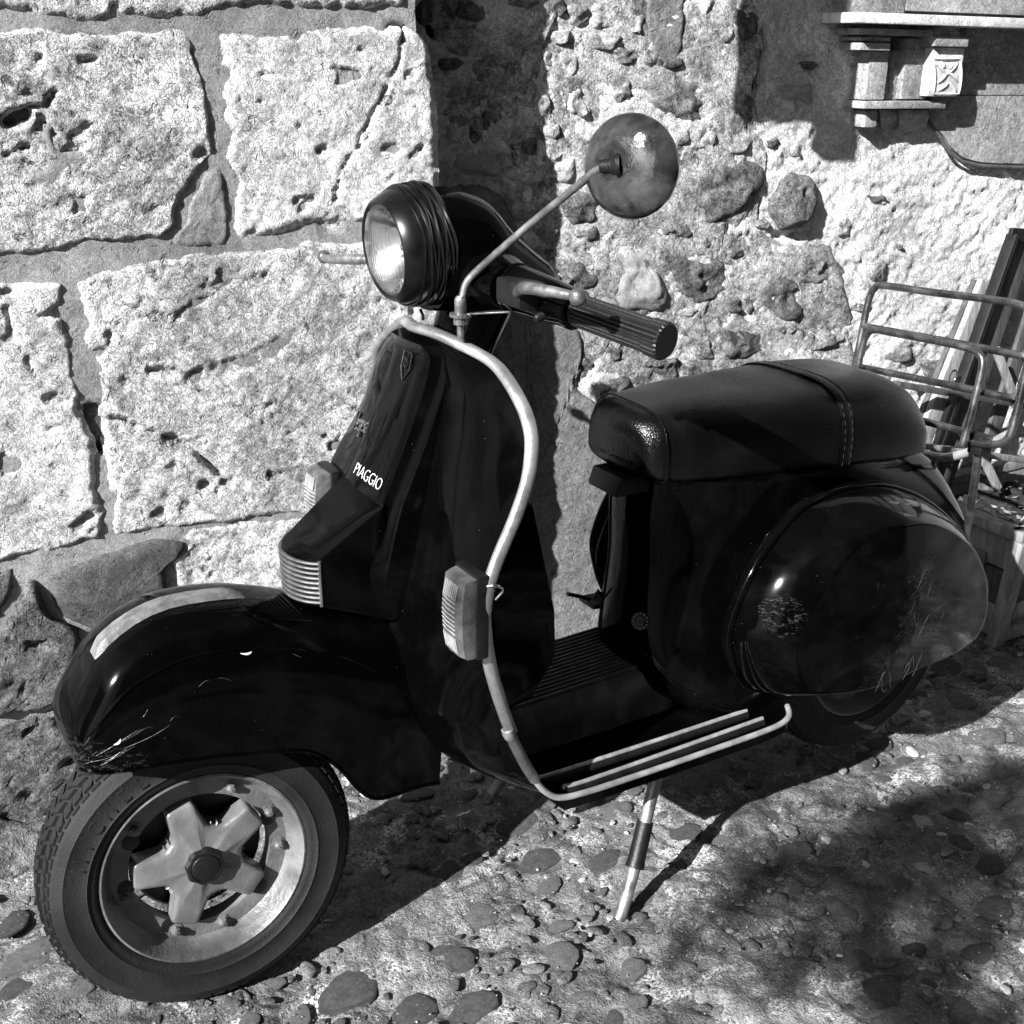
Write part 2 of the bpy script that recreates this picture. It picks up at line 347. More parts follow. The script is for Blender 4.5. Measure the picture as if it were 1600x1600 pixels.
def grit():
    V = []; F = []; n = 0
    base = np.array([(1, 0, 0), (-.5, .8, .1), (-.6, -.8, 0), (0, 0, .8)])
    for i in range(5200):
        x, y = rng.uniform(-2.3, .5), rng.uniform(-.5, .95); s = rng.choice([.0012, .0018, .0026, .004], p=[.4, .35, .2, .05]); a = rng.uniform(0, 6.3)
        Rm = np.array([[math.cos(a), -math.sin(a), 0], [math.sin(a), math.cos(a), 0], [0, 0, 1]])
        V.append((base*rng.uniform(.7, 1.3, (4, 1)))@Rm.T*s+V3(x, y, .001)); F += [(n, n+1, n+3), (n+1, n+2, n+3), (n+2, n, n+3)]; n += 4
    o = obj('gravel', np.vstack(V), np.array(F), RUB[2], None, False); tag(o, kind='stuff')
grit()
def pebbles():
    """small stones set in the concrete, too many and too small to count"""
    Vs = []; Fs = []; mi = []; n_ = 0; rg_ = np.random.default_rng(5); src = [np.array([v.co[:] for v in CM[0][i].vertices]) for i in range(6)]; fsrc = [[tuple(p.vertices) for p in CM[0][i].polygons] for i in range(6)]
    for i in range(3200):
        x, y = rg_.uniform(-2.35, .5), rg_.uniform(-.48, .95); a = rg_.choice([.005, .007, .010, .013, .016], p=[.25, .3, .22, .15, .08])
        if any((x-px)**2+(y-py)**2 < (a+pa)**2 for px, py, pa in placed): continue
        q = rg_.integers(6); c, s_ = math.cos(rg_.uniform(0, 6.3)), 0; an = rg_.uniform(0, 6.3); Rm = np.array([[math.cos(an), -math.sin(an), 0], [math.sin(an), math.cos(an), 0], [0, 0, 1]])
        Vs.append((src[q]*V3(a, a, a*.3))@Rm.T+V3(x, y, rg_.uniform(-.003, .0005))); k = rg_.choice(3, p=[.42, .50, .08]); Fs += [tuple(j+n_ for j in f) for f in fsrc[q]]; mi += [k]*len(fsrc[q]); n_ += len(src[q])
    o = obj('pebbles', np.vstack(Vs), Fs, COB[0], None, True, 180); o.data.materials.append(COB[1]); o.data.materials.append(COB[2]); o.data.polygons.foreach_set('material_index', mi); tag(o, kind='stuff')
pebbles()

# ------------------------------------------------------------------ the walls
TL, TR = R(3), R(5)
LP0 = V3(0, -.5, 0); LD = V3(-math.cos(TL), math.sin(TL), 0); LN = V3(math.sin(TL), math.cos(TL), 0)
CORN = on_plane(686, 200, LP0, LN)
RP0 = V3(CORN[0], CORN[1]-.16, 0); RD = V3(-math.cos(TR), math.sin(TR), 0); RN = V3(math.sin(TR), math.cos(TR), 0)
UPZ = V3(0, 0, 1)
LW = lambda u, v, h=0.: on_plane(u, v, LP0+LN*h, LN)
RW = lambda u, v, h=0.: on_plane(u, v, RP0+RN*h, RN)
def sz(P, P0, D): return np.stack([(P-P0)@D, P[..., 2]], -1)
def wall_sheet(name, P0, D, N, s0, s1, z0, z1, st, hfun, mat, parent, skin=None):
    s, z = np.meshgrid(np.arange(s0, s1+st, st), np.arange(z0, z1+st, st), indexing='ij')
    P = P0+s[..., None]*D+z[..., None]*UPZ; P = P+hfun(s, z, P)[..., None]*N
    return obj(name, P, grid_faces(*s.shape)[:, ::-1], mat, parent, True, 180)
def block(parent, top, right, bottom, left, P0, N, mat, grooves=(), proud=.0045, cell=.0042, rough=1., seed=0, side=.035, name='stone', roundr=.012):
    """One squared stone: a Coons patch over its four traced edges, rough faced, with sides that run back into the joint."""
    pts = [np.array([on_plane(u, v, P0, N) for u, v in e]) for e in (top, right, bottom, left)]
    T, Rt, B, Lf = pts
    n = int(max(12, np.linalg.norm(np.diff(T, axis=0), axis=1).sum()/cell)); m = int(max(12, np.linalg.norm(np.diff(Lf, axis=0), axis=1).sum()/cell))
    T, B, Lf, Rt = resample(T, n), resample(B, n), resample(Lf, m), resample(Rt, m)
    def jit(e, k): return e+(fbm(e, 18, 4, k)[:, None]*.0045+fbm(e, 90, 3, k+3)[:, None]*.0012)*sstep(0, .03, np.linalg.norm(e-e[0], axis=1))[:, None]*sstep(0, .03, np.linalg.norm(e-e[-1], axis=1))[:, None]*unit(np.cross(N, e[-1]-e[0]))
    T, B, Lf, Rt = jit(T, seed+1), jit(B, seed+2), jit(Lf, seed+3), jit(Rt, seed+4)
    Lf[0], Lf[-1], Rt[0], Rt[-1] = T[0], B[0], T[-1], B[-1]
    u = np.linspace(0, 1, n)[:, None, None]; v = np.linspace(0, 1, m)[None, :, None]
    P = (1-v)*T[:, None]+v*B[:, None]+(1-u)*Lf[None]+u*Rt[None]-((1-u)*(1-v)*T[0]+u*(1-v)*T[-1]+(1-u)*v*B[0]+u*v*B[-1])
    wd = np.linalg.norm(T[-1]-T[0]); hg = np.linalg.norm(Lf[-1]-Lf[0])
    e = np.minimum(np.minimum(u[..., 0], 1-u[..., 0])*wd, np.minimum(v[..., 0], 1-v[..., 0])*hg)
    h = proud-(proud+.006)*(1-sstep(0, roundr, e+.004*fbm(P, 30, 3, seed)))
    f1 = fbm(P, 9, 3, seed+20); f2 = fbm(P, 34, 4, seed+30, .6); f3 = fbm(P, 130, 2, seed+40)
    pit = np.clip(fbm(P, 26, 3, seed+50)-.62, 0, 1)*2
    h = h+rough*(f1*.0040+f2*.0013+f3*.0011-pit*.010)*sstep(0, .02, e+.006)
    for line, gw, gd in grooves:
        L = resample(np.array([on_plane(a, b, P0, N) for a, b in line]), 60); L = L+(fbm(L, 40, 3, 7)*.004)[:, None]*V3(1, 0, 1)
        d = np.full(P.shape[:2], 9.)
        for q in L: d = np.minimum(d, np.linalg.norm(P-q, axis=2))
        h = h-gd*(1-sstep(0, gw, d+.002*f2))
    P = P+h[..., None]*N
    back = lambda row: row-N*side
    Q = np.concatenate([back(P[:1]), P, back(P[-1:])], 0); l = back(Q[:, :1]); r = back(Q[:, -1:])
    Q = np.concatenate([l, Q, r], 1)
    return obj(name, Q, grid_faces(Q.shape[0], Q.shape[1])[:, ::-1], mat, parent, True, 75)
WL = empty('block_wall', (.2, -.51, 0), 'sunlit wall of big pale limestone blocks with grey mortar joints on the left', 'wall')
DEEP = [[(10, 188), (26, 184), (42, 182)], [(8, 240), (28, 236)], [(38, 236), (48, 234)], [(60, 95), (68, 92)], [(40, 170), (70, 165), (92, 150)], [(125, 92), (145, 88)], [(110, 215), (150, 190)], [(158, 662), (172, 652), (200, 662), (255, 682), (300, 700), (345, 740)], [(150, 655), (168, 690)], [(235, 580), (270, 580)], [(626, 60), (624, 85), (612, 120), (585, 170), (560, 220), (538, 262), (512, 335)]]
def lsheet(s, z, P):
    h = -.0012+fbm(P, 14, 3, 60)*.0026+fbm(P, 70, 3, 61)*.0012
    for line in DEEP:
        for q in resample(np.array([LW(a, b) for a, b in line]), 24): h = h-.03*(np.linalg.norm(P-q, axis=2) < .021)*(h > -.02)
    return h
smax = float((CORN-LP0)@LD)-.045
wall_sheet('mortar', LP0, LD, LN, -1.6, smax, -.05, 1.45, .010, lsheet, MORT, WL)
V_, F_ = hexa([LP0+LD*s+LN*n+UPZ*z for z in (-.05, 2.4) for s, n in ((-1.6, -.014), (-1.6, -.16), (smax, -.16), (smax, -.014))], 0)
obj('wall_core', V_, F_, DMORT, WL, False)
jr = 0
# top row, running up out of the picture
block(WL, [(-90, -260), (300, -262), (650, -262)], [(650, -262), (640, -100), (634, 20)], [(-90, 22), (0, 14), (60, 30), (120, 38), (200, 30), (270, 32), (330, 27), (400, 14), (480, 18), (560, 20), (634, 22)], [(-90, -260), (-90, 22)], LP0, LN, LIME2, seed=1, side=.12)
# upper left block
block(WL, [(-200, 52), (0, 47), (100, 44), (200, 43), (265, 42), (300, 55), (314, 72)], [(314, 72), (306, 90), (322, 131), (326, 175), (330, 210), (334, 240), (315, 258), (287, 306), (276, 350), (248, 374)],
      [(-200, 420), (-60, 408), (0, 404), (40, 400), (87, 388), (131, 376), (175, 382), (210, 381), (248, 374)], [(-200, 52), (-205, 200), (-200, 420)], LP0, LN, LIME2, seed=11,
      grooves=[([(10, 188), (26, 184), (42, 182)], .013, .03), ([(40, 170), (70, 165), (92, 150)], .006, .012), ([(8, 240), (28, 236)], .005, .010), ([(38, 236), (48, 234)], .008, .016), ([(60, 95), (68, 92)], .006, .012), ([(125, 92), (145, 88)], .006, .01), ([(110, 215), (150, 190)], .006, .007)])
# upper right block with the rounded corner and the long slanting crack
block(WL, [(330, 46), (437, 37), (540, 36), (612, 34), (642, 38), (664, 62)], [(664, 62), (677, 92), (683, 130), (686, 190), (688, 262), (690, 346)], [(364, 380), (411, 375), (481, 362), (573, 355), (690, 346)],
      [(330, 46), (337, 88), (336, 131), (339, 175), (348, 210), (345, 245), (358, 280), (361, 332), (364, 380)], LP0, LN, LIME3, seed=23, side=.15, roundr=.02,
      grooves=[([(626, 60), (624, 85), (612, 120), (585, 170), (560, 220), (538, 262), (525, 300), (512, 335)], .005, .006), ([(628, 40), (630, 66)], .005, .014)])
# second row, left
block(WL, [(-180, 448), (-60, 440), (0, 436), (50, 436), (100, 438)], [(100, 438), (108, 480), (114, 520), (118, 560), (126, 600), (132, 640), (146, 690), (156, 740), (163, 800), (166, 846)],
      [(-180, 915), (-60, 895), (0, 884), (50, 868), (100, 858), (166, 846)], [(-180, 448), (-185, 700), (-180, 915)], LP0, LN, LIME3, seed=37, grooves=[([(40, 560), (60, 590)], .006, .006), ([(12, 480), (16, 530)], .005, .006)])
# second row, right: the big block behind the headlamp
block(WL, [(112, 436), (150, 425), (190, 412), (240, 398), (290, 393), (355, 388), (480, 375), (570, 371), (694, 364)], [(694, 364), (698, 450), (702, 600), (708, 800)], [(174, 842), (200, 838), (240, 830), (324, 815), (394, 806), (459, 797), (600, 790), (708, 780)],
      [(112, 436), (122, 480), (128, 520), (140, 565), (152, 610), (154, 650), (160, 700), (166, 760), (174, 842)], LP0, LN, LIME, seed=41, side=.15,
      grooves=[([(158, 662), (172, 652), (200, 662), (255, 682), (300, 700), (345, 740)], .010, .016), ([(150, 655), (168, 690)], .012, .014), ([(235, 580), (270, 580)], .009, .010), ([(360, 440), (330, 460), (290, 478), (270, 500)], .005, .005), ([(300, 590), (400, 560), (470, 520)], .02, .004)])
# third row
block(WL, [(272, 838), (300, 826), (330, 820), (394, 811), (459, 802), (600, 796), (708, 788)], [(708, 788), (712, 900), (716, 1010)], [(285, 985), (400, 990), (560, 1000), (716, 1010)], [(272, 838), (297, 849), (264, 879), (272, 906), (285, 940), (285, 985)], LP0, LN, LIME, seed=53, side=.15)
block(WL, [(-180, 925), (-60, 903), (0, 893), (22, 888)], [(22, 888), (24, 920), (10, 950), (4, 985)], [(-180, 1010), (-60, 995), (4, 985)], [(-180, 925), (-180, 1010)], LP0, LN, FOOT, seed=57, cell=.006)
# rough footing
block(WL, [(-180, 1020), (0, 985), (40, 900), (60, 905)], [(60, 905), (78, 960), (130, 985), (120, 1070), (60, 1110)], [(-180, 1160), (-60, 1130), (60, 1110)], [(-180, 1020), (-180, 1160)], LP0, LN, FOOT, seed=61, rough=1.4, cell=.006, proud=.012)
block(WL, [(128, 988), (200, 1000), (285, 992), (420, 1000)], [(420, 1000), (430, 1150), (440, 1240)], [(128, 1200), (300, 1235), (440, 1240)], [(128, 988), (118, 1070), (128, 1200)], LP0, LN, FOOT, seed=67, rough=1.4, cell=.006, proud=.010)
block(WL, [(430, 1000), (560, 1008), (716, 1018)], [(716, 1018), (722, 1250)], [(445, 1245), (722, 1260)], [(430, 1000), (445, 1245)], LP0, LN, FOOT, seed=69, rough=1.5, cell=.009, proud=.014, side=.15)
block(WL, [(-180, 1172), (-60, 1140), (60, 1116), (118, 1085)], [(118, 1085), (124, 1205), (110, 1290)], [(-180, 1400), (0, 1320), (110, 1290)], [(-180, 1172), (-180, 1400)], LP0, LN, FOOT, seed=71, rough=1.5, cell=.006, proud=.016)
# further along the wall, out of the picture to the left
for k, (u0, u1) in enumerate([(-520, -210), (-900, -535)]):
    for j, (a, b) in enumerate([(-250, 30), (55, 420), (450, 900), (925, 1300)]):
        q = 55*(k+1)*(j-1)/2
        block(WL, [(u0, a+q), (u1, a+q*.5)], [(u1, a+q*.5), (u1, b+q*.5)], [(u0, b+q), (u1, b+q*.5)], [(u0, a+q), (u0, b+q)], LP0, LN, LIME if j < 3 else FOOT, seed=90+k*9+j, cell=.012)
# a smooth mortar repair low on the wall
def patch(parent, name, pts, fn, N, h, mat, seed=0, rings=8, n=72, edge=.006, amp=.0015):
    E = spline(np.array([fn(u, v) for u, v in pts]), n, True); E = E+fbm(E, 25, 3, seed)[:, None]*.006*unit(np.cross(N, V3(0, 0, 1)))
    c = E.mean(0); t = np.linspace(0, 1, rings); Rg = []
    for k in t: Rg.append(E+(c-E)*k*.985)
    Rg = np.array(Rg); d = (t*np.linalg.norm(E-c, axis=1).mean())[:, None]
    hh = h*sstep(0, edge*2, d)+fbm(Rg, 12, 3, seed)*amp*2*sstep(0, .02, d)+fbm(Rg, 60, 3, seed+2)*amp*sstep(0, .01, d)-.006*(d == 0)
    Rg = Rg+hh[..., None]*N
    V, F = loft(Rg, True, (False, True))
    return obj(name, V, F, mat, parent, True, 180)
patch(WL, 'mortar_repair', [(70, 905), (100, 885), (170, 862), (240, 840), (290, 842), (294, 855), (262, 880), (266, 915), (282, 945), (290, 985), (240, 1000), (180, 996), (120, 980), (80, 945)], LW, LN, .010, DMORT, 3)
patch(WL, 'mortar_repair', [(330, 262), (348, 255), (356, 300), (358, 378), (330, 388), (265, 388), (285, 350), (300, 310), (318, 275)], LW, LN, .004, MORT, 5)

# ---- recessed rubble wall on the right
WR = empty('rubble_wall', (-1.4, -.58, 0), 'recessed wall of rubble stones and rough white render behind the scooter seat', 'wall')
CAV = [(700, 28, 52, 30, .05), (690, 50, 28, 12, .03), (1118, 22, 16, 18, .03), (1115, 100, 20, 20, .03), (1155, 125, 12, 20, .02), (1098, 175, 14, 8, .02), (775, 105, 36, 12, .035), (775, 150, 9, 36, .03), (742, 205, 10, 22, .03), (822, 232, 8, 18, .02), (855, 60, 8, 10, .02), (720, 75, 26, 10, .03),
       (1008, 55, 8, 16, .02), (960, 100, 20, 7, .02), (1005, 105, 26, 8, .025), (865, 112, 5, 20, .02), (900, 165, 14, 30, .02), (930, 165, 10, 24, .02), (845, 325, 14, 40, .02), (1122, 555, 8, 26, .02), (1300, 545, 10, 14, .02), (1350, 555, 16, 12, .02), (1188, 545, 10, 20, .02), (1445, 615, 14, 10, .02), (1240, 365, 40, 8, .014), (878, 345, 10, 30, .02), (1020, 385, 20, 10, .015)]
def rsheet(s, z, P):
    h = fbm(P, 8, 3, 81)*.006+fbm(P, 40, 4, 82, .6)*.0036+fbm(P, 130, 2, 83)*.0016
    for u, v, a, b, dep in CAV:
        c = RW(u, v); dd = np.linalg.norm(c-CAM)/FPX; cs = float((c-RP0)@RD); r = np.sqrt(((s-cs)/(a*dd))**2+((z-c[2])/(b*dd))**2)+.25*fbm(P, 30, 2, 5)
        h = h-dep*(1-sstep(.5, 1.1, r))
    return h
wall_sheet('render_coat', RP0, RD, RN, -.06, 1.75, -.05, 1.42, .0052, rsheet, RENDER, WR)
V_, F_ = hexa([RP0+RD*s+RN*n+UPZ*z for z in (-.05, 2.4) for s, n in ((-.06, -.09), (-.06, -.3), (8., -.3), (8., -.09))], 0)
obj('wall_core', V_, F_, DMORT, WR, False)
V_, F_ = hexa([RP0+RD*s+RN*n+UPZ*z for z in (1.42, 2.4) for s, n in ((-.06, .0), (-.06, -.085), (8., -.085), (8., .0))], 0)
obj('upper_render', V_, F_, RENDER, WR, False)
V_, F_ = hexa([RP0+RD*s+RN*n+UPZ*z for z in (-.05, 1.418) for s, n in ((1.75, .0), (1.75, -.085), (8., -.085), (8., .0))], 0)
obj('far_render', V_, F_, RENDER, WR, False)
BED = stone_mat('rubble_bedding', .10, .66, .005, .35, 130, .45, .45)
patch(WR, 'rubble_bedding', [(840, -60), (1000, -60), (1120, -50), (1190, 20), (1180, 150), (1200, 240), (1190, 360), (1300, 400), (1330, 480), (1340, 560), (1420, 640), (1300, 760), (1000, 780), (900, 640), (900, 540), (850, 470), (835, 330), (850, 150)], RW, RN, .0035, BED, 31, 40, 150, .01, .003)
patch(WR, 'plaster_patch', [(690, 290), (740, 285), (780, 300), (800, 330), (806, 360), (820, 400), (835, 470), (900, 500), (910, 545), (900, 600), (945, 640), (1000, 720), (1000, 1060), (840, 1080), (690, 1000), (660, 800), (660, 500), (690, 300)], RW, RN, .012, PLAST, 8, 26, 120, .01, .0016)
patch(WR, 'lightened_recess_patch', [(668, -40), (760, -50), (880, -30), (865, 40), (850, 110), (840, 190), (860, 240), (840, 300), (800, 255), (760, 222), (690, 230), (690, 120)], RW, RN, .000, BED, 12, 22, 90, .01, .004)  # pale bedding colour brightens the strip that lies in the pillar's shade
patch(WR, 'smooth_plaster_strip', [(1012, -40), (1065, -40), (1068, 40), (1060, 100), (1040, 112), (1015, 85), (1008, 40)], RW, RN, .007, PLAST, 14, 10)
def rstone(u, v, a, b, k, seed, rot=0., proud=.014, poly=None, mat=None, flat=.5, name='stone'):
    """one rubble stone, knobbly faced, half sunk in the mortar"""
    r_ = np.random.default_rng(seed); n = 30
    if poly is None:
        t = np.arange(n)*2*math.pi/n; ph = r_.uniform(0, 6.3, 4)
        out = 1+.11*np.sin(2*t+ph[0])+.10*np.sin(3*t+ph[1])+.06*np.sin(5*t+ph[2])
        sq = (np.abs(np.cos(t))**3.2+np.abs(np.sin(t))**3.2)**(-1/3.2)
        x, y = a*sq*out*np.cos(t), b*sq*out*np.sin(t); E2 = np.stack([u+x*math.cos(rot)-y*math.sin(rot), v+x*math.sin(rot)+y*math.cos(rot)], 1)
    else: E2 = resample(np.array(poly, float), n, True)
    E = np.array([RW(*q) for q in E2]); c = E.mean(0); size = np.linalg.norm(E-c, axis=1).mean()
    E = E+(fbm(E, 30, 3, seed)*.006*min(1, size/.03))[:, None]*unit(np.cross(RN, V3(.3, 0, 1)))
    Rg = []; nr = 4+int(size/.008)
    for k_ in np.linspace(0, 1, nr): Rg.append(c+(E-c)*(1-k_*.98))
    Rg = np.array(Rg); q = np.linspace(0, 1, nr)[:, None]
    tilt = r_.normal(0, .11, 2); rel = Rg-c
    h = -.014+(proud+.014)*np.minimum(1, (q/.38))**.6+flat*proud*(q**.5)*.4+(rel@RD)*tilt[0]+rel[..., 2]*tilt[1]
    fac = np.abs(fbm(Rg, 22, 3, seed+1))
    h = h+(-fac*.009+fbm(Rg, 60, 3, seed+2)*.0020)*min(1, size/.035)*sstep(0, .2, q)
    Rg = Rg+h[..., None]*RN
    V, F = loft(Rg, True, (False, True))
    return obj(name, V, F, mat or RUB[k], WR, True, 60)
ST = [(873, 58, 19, 13, 2), (936, 65, 38, 16, 1), (945, 34, 29, 16, 2), (905, 25, 24, 20, 1), (993, 38, 15, 20, 2), (968, 140, 22, 30, 1), (975, 86, 28, 15, 1), (1020, 98, 22, 12, 1), (1055, 150, 64, 38, 1), (1060, 208, 19, 28, 2), (1106, 226, 17, 22, 2), (1153, 222, 27, 22, 2),
      (1120, 300, 68, 54, 0), (993, 420, 50, 62, 3), (1098, 440, 48, 46, 0), (1278, 416, 46, 36, 1), (1214, 455, 44, 38, 0), (1145, 477, 15, 16, 0), (1166, 472, 9, 22, 1), (1163, 537, 47, 27, 0), (1093, 545, 23, 24, 1), (1276, 533, 36, 18, 1), (1170, 590, 50, 22, 1), (1040, 578, 23, 24, 0), (1088, 582, 22, 24, 0),
      (1065, 362, 20, 15, 0), (1107, 378, 27, 14, 1), (1207, 224, 12, 9, 0), (1262, 102, 15, 8, 0), (1165, 160, 12, 11, 0), (1163, 36, 26, 28, 0), (1320, 356, 15, 18, 1), (1371, 425, 18, 22, 2), (1562, 400, 18, 30, 2), (1405, 386, 5, 5, 0), (1300, 525, 22, 16, 2), (1462, 575, 27, 16, 1), (1398, 552, 30, 18, 1), (1466, 622, 15, 18, 0),
      (916, 575, 17, 20, 1), (918, 650, 16, 20, 0), (965, 552, 26, 15, 0), (1015, 562, 20, 17, 1), (960, 610, 30, 22, 0), (893, 130, 20, 22, 1), (884, 262, 26, 26, 2), (905, 322, 34, 38, 0), (857, 372, 22, 22, 1), (912, 376, 28, 22, 0), (888, 432, 46, 28, 0), (860, 445, 20, 22, 0),
      (706, 158, 18, 30, 2), (740, 148, 16, 32, 2), (775, 62, 46, 36, 2), (826, 44, 34, 32, 2), (822, 105, 18, 28, 2), (797, 160, 14, 30, 2), (846, 175, 22, 30, 2), (702, 212, 20, 24, 2), (775, 115, 24, 18, 2), (745, 195, 20, 14, 2), (690, 115, 22, 18, 2), (715, 60, 30, 18, 2), (690, 262, 18, 20, 2), (800, 215, 20, 18, 2), (785, 250, 16, 20, 2), (862, 205, 16, 16, 2), (868, 235, 14, 18, 2), (800, 300, 20, 26, 2), (820, 330, 20, 18, 2), (748, 252, 50, 26, 3), (828, 228, 14, 16, 0), (834, 272, 22, 20, 2), (855, 92, 8, 18, 2), (885, 100, 18, 26, 2), (902, 160, 18, 30, 2), (762, 190, 16, 20, 0), (705, 100, 22, 12, 0), (665, 20, 16, 22, 0), (740, 20, 26, 18, 0), (820, 0, 30, 16, 1), (870, 15, 16, 20, 0),  # mostly pale kinds here, lifting the shaded recess by colour
      (940, 250, 18, 20, 1), (985, 340, 24, 18, 0), (1040, 350, 16, 22, 1), (1150, 395, 18, 10, 1), (1050, 100, 20, 10, 0), (1130, 55, 18, 14, 1), (1240, 240, 10, 7, 1), (1190, 350, 14, 9, 1), (1340, 480, 22, 10, 1), (1225, 515, 20, 10, 1), (1250, 570, 22, 12, 1), (1345, 590, 26, 14, 1), (1010, 500, 22, 10, 2), (905, 500, 18, 12, 1), (1500, 520, 20, 12, 2), (1560, 470, 16, 22, 1), (1070, 488, 20, 8, 2)]
for i, (u, v, a, b, k) in enumerate(ST):
    rstone(u, v, a, b, min(k, 2), 200+i, random.uniform(-.25, .25), .007+.00008*min(a, b), mat=SMOOTHST if k == 3 else None)
rstone(0, 0, 0, 0, 0, 400, poly=[(1217, 277), (1210, 296), (1197, 319), (1201, 337), (1216, 360), (1244, 359), (1262, 349), (1277, 322), (1285, 300), (1277, 277), (1262, 266), (1232, 262)], proud=.026)
rstone(0, 0, 0, 0, 0, 401, poly=[(1345, 300), (1375, 297), (1405, 296), (1412, 337), (1401, 352), (1390, 349), (1386, 326), (1352, 319)], proud=.006)
rstone(0, 0, 0, 0, 2, 402, poly=[(1205, 135), (1225, 125), (1245, 132), (1270, 127), (1273, 150), (1262, 170), (1250, 160), (1225, 157)], proud=.014, mat=SMOOTHST)

# ------------------------------------------------------------------ carved stone ledge, upper right
LG = empty('stone_ledge', RW(1470, 150), 'carved marble ledge with square brackets and curved apron on the right wall', 'ledge')
def lbox(name, u0, v0, u1, v1, h0, h1, mat, bev=.003, parent=LG):
    """a squared block whose front face, h1 proud of the wall, spans the traced rectangle"""
    A = [RW(u0, v1, h1), RW(u1, v1, h1), RW(u1, v0, h1), RW(u0, v0, h1)]; s = [float((a-RP0)@RD) for a in A]
    s0 = (s[0]+s[3])/2; s1 = (s[1]+s[2])/2; z0 = (A[0][2]+A[1][2])/2; z1 = (A[2][2]+A[3][2])/2
    f = lambda s_, h_, z_: RP0+RD*s_+RN*h_+UPZ*z_
    V, F = hexa([f(s0, h0, z0), f(s1, h0, z0), f(s1, h1, z0), f(s0, h1, z0), f(s0, h0, z1), f(s1, h0, z1), f(s1, h1, z1), f(s0, h1, z1)], bev)
    return obj(name, V, F, mat, parent, True, 30)
lbox('upper_slab', 1332, -160, 1424, 24, -.03, .045, MARB); lbox('upper_slab', 1426, -160, 1760, 24, -.03, .047, MARB)
lbox('shelf', 1336, 27, 1760, 43, -.03, .105, MARBW, .004)
lbox('moulding', 1341, 46, 1500, 56, -.03, .075, MARB); lbox('moulding', 1345, 58, 1392, 64, -.03, .062, MARB, .002); lbox('moulding', 1346, 67, 1392, 79, -.03, .068, MARB)
lbox('bracket_block', 1356, 80, 1386, 156, -.03, .050, MARB); lbox('sunk_panel', 1386, 78, 1413, 156, -.03, .030, MARB); lbox('bracket_block', 1413, 60, 1453, 155, -.03, .046, MARB)
lbox('carved_bracket', 1455, 74, 1503, 151, -.03, .072, MARBW, .005); lbox('bracket_cap', 1462, 57, 1514, 73, -.03, .085, MARB)
lbox('lower_shelf', 1352, 158, 1478, 170, -.03, .060, MARB); lbox('corbel', 1352, 172, 1372, 200, -.03, .04, MARB, .008)
# carving on the bracket face: raised leaf strokes
cb = MB()
for a, b in [((1462, 100), (1478, 118)), ((1478, 118), (1496, 98)), ((1465, 130), (1480, 112)), ((1480, 112), (1498, 128)), ((1466, 142), (1482, 128)), ((1484, 130), (1492, 146)), ((1460, 92), (1500, 92)), ((1459, 95), (1458, 147)), ((1501, 95), (1498, 147)), ((1460, 147), (1497, 147)), ((1470, 96), (1474, 106)), ((1486, 98), (1483, 108))]:
    m_ = [(a[0]+(b[0]-a[0])*t+2*math.sin(3*t), a[1]+(b[1]-a[1])*t) for t in np.linspace(0, 1, 6)]
    cb.add(*tube([RW(x, y, .0725) for x, y in m_], [.0015, .003, .0036, .0036, .003, .0015], 6))
cb.build('carving', MARBW, LG)
cb = MB()
for a, b in [((1392, 92), (1399, 112)), ((1399, 112), (1408, 92)), ((1390, 90), (1389, 145)), ((1410, 90), (1409, 147)), ((1392, 118), (1400, 138)), ((1400, 138), (1407, 120))]:
    cb.add(*tube([RW(*a, .031), RW(*b, .031)], .0016, 6))
cb.build('carving', MARB, LG)
# the rounded scroll under the lower shelf and the pebble shadow gap
for u0, u1, v0, v1, h1 in ((1374, 1402, 172, 206, .03), (1402, 1452, 172, 206, .05)):
    rg_ = []
    for k in np.linspace(0, 1, 9): rg_.append([RW(u, v0+(v1-v0)*k, h) for u, h in ((u0+4*k, -.02), (u0+4*k, h1*math.cos(k*1.45)), (u1-9*k*k, h1*math.cos(k*1.45)), (u1-9*k*k, -.02))])
    V, F = loft(rg_, True); obj('corbel', V+(fbm(V, 30, 3, 8)*.002)[:, None]*RN, F, MARB, LG, True, 50)
# marble apron with its S-curved lower edge
ap = [(1452, 150), (1452, 185), (1463, 200), (1475, 212), (1488, 232), (1505, 246), (1530, 253), (1560, 255), (1760, 258), (1760, 150)]
ap2 = np.vstack([resample(np.array(ap[1:9], float), 40), [ap[9]], [ap[0]]])
F0 = np.array([RW(u, v, .022) for u, v in ap2]); B0 = F0-RN*.06
V = np.vstack([F0, B0]); n_ = len(F0); F = [tuple(range(n_))[::-1], tuple(range(n_, 2*n_))]+[(i, (i+1) % n_, n_+(i+1) % n_, n_+i) for i in range(n_)]
obj('apron', V, F, MARB, LG, False)
obj('apron_border', *tube([RW(u, v, .018) for u, v in resample(np.array([(1440, 176), (1455, 196), (1468, 212), (1482, 236), (1502, 252), (1530, 259), (1600, 262), (1760, 264)], float), 40)], .0045, 8), DMORT, LG)
lbox('frieze', 1503, 45, 1760, 149, -.03, .018, MARB)
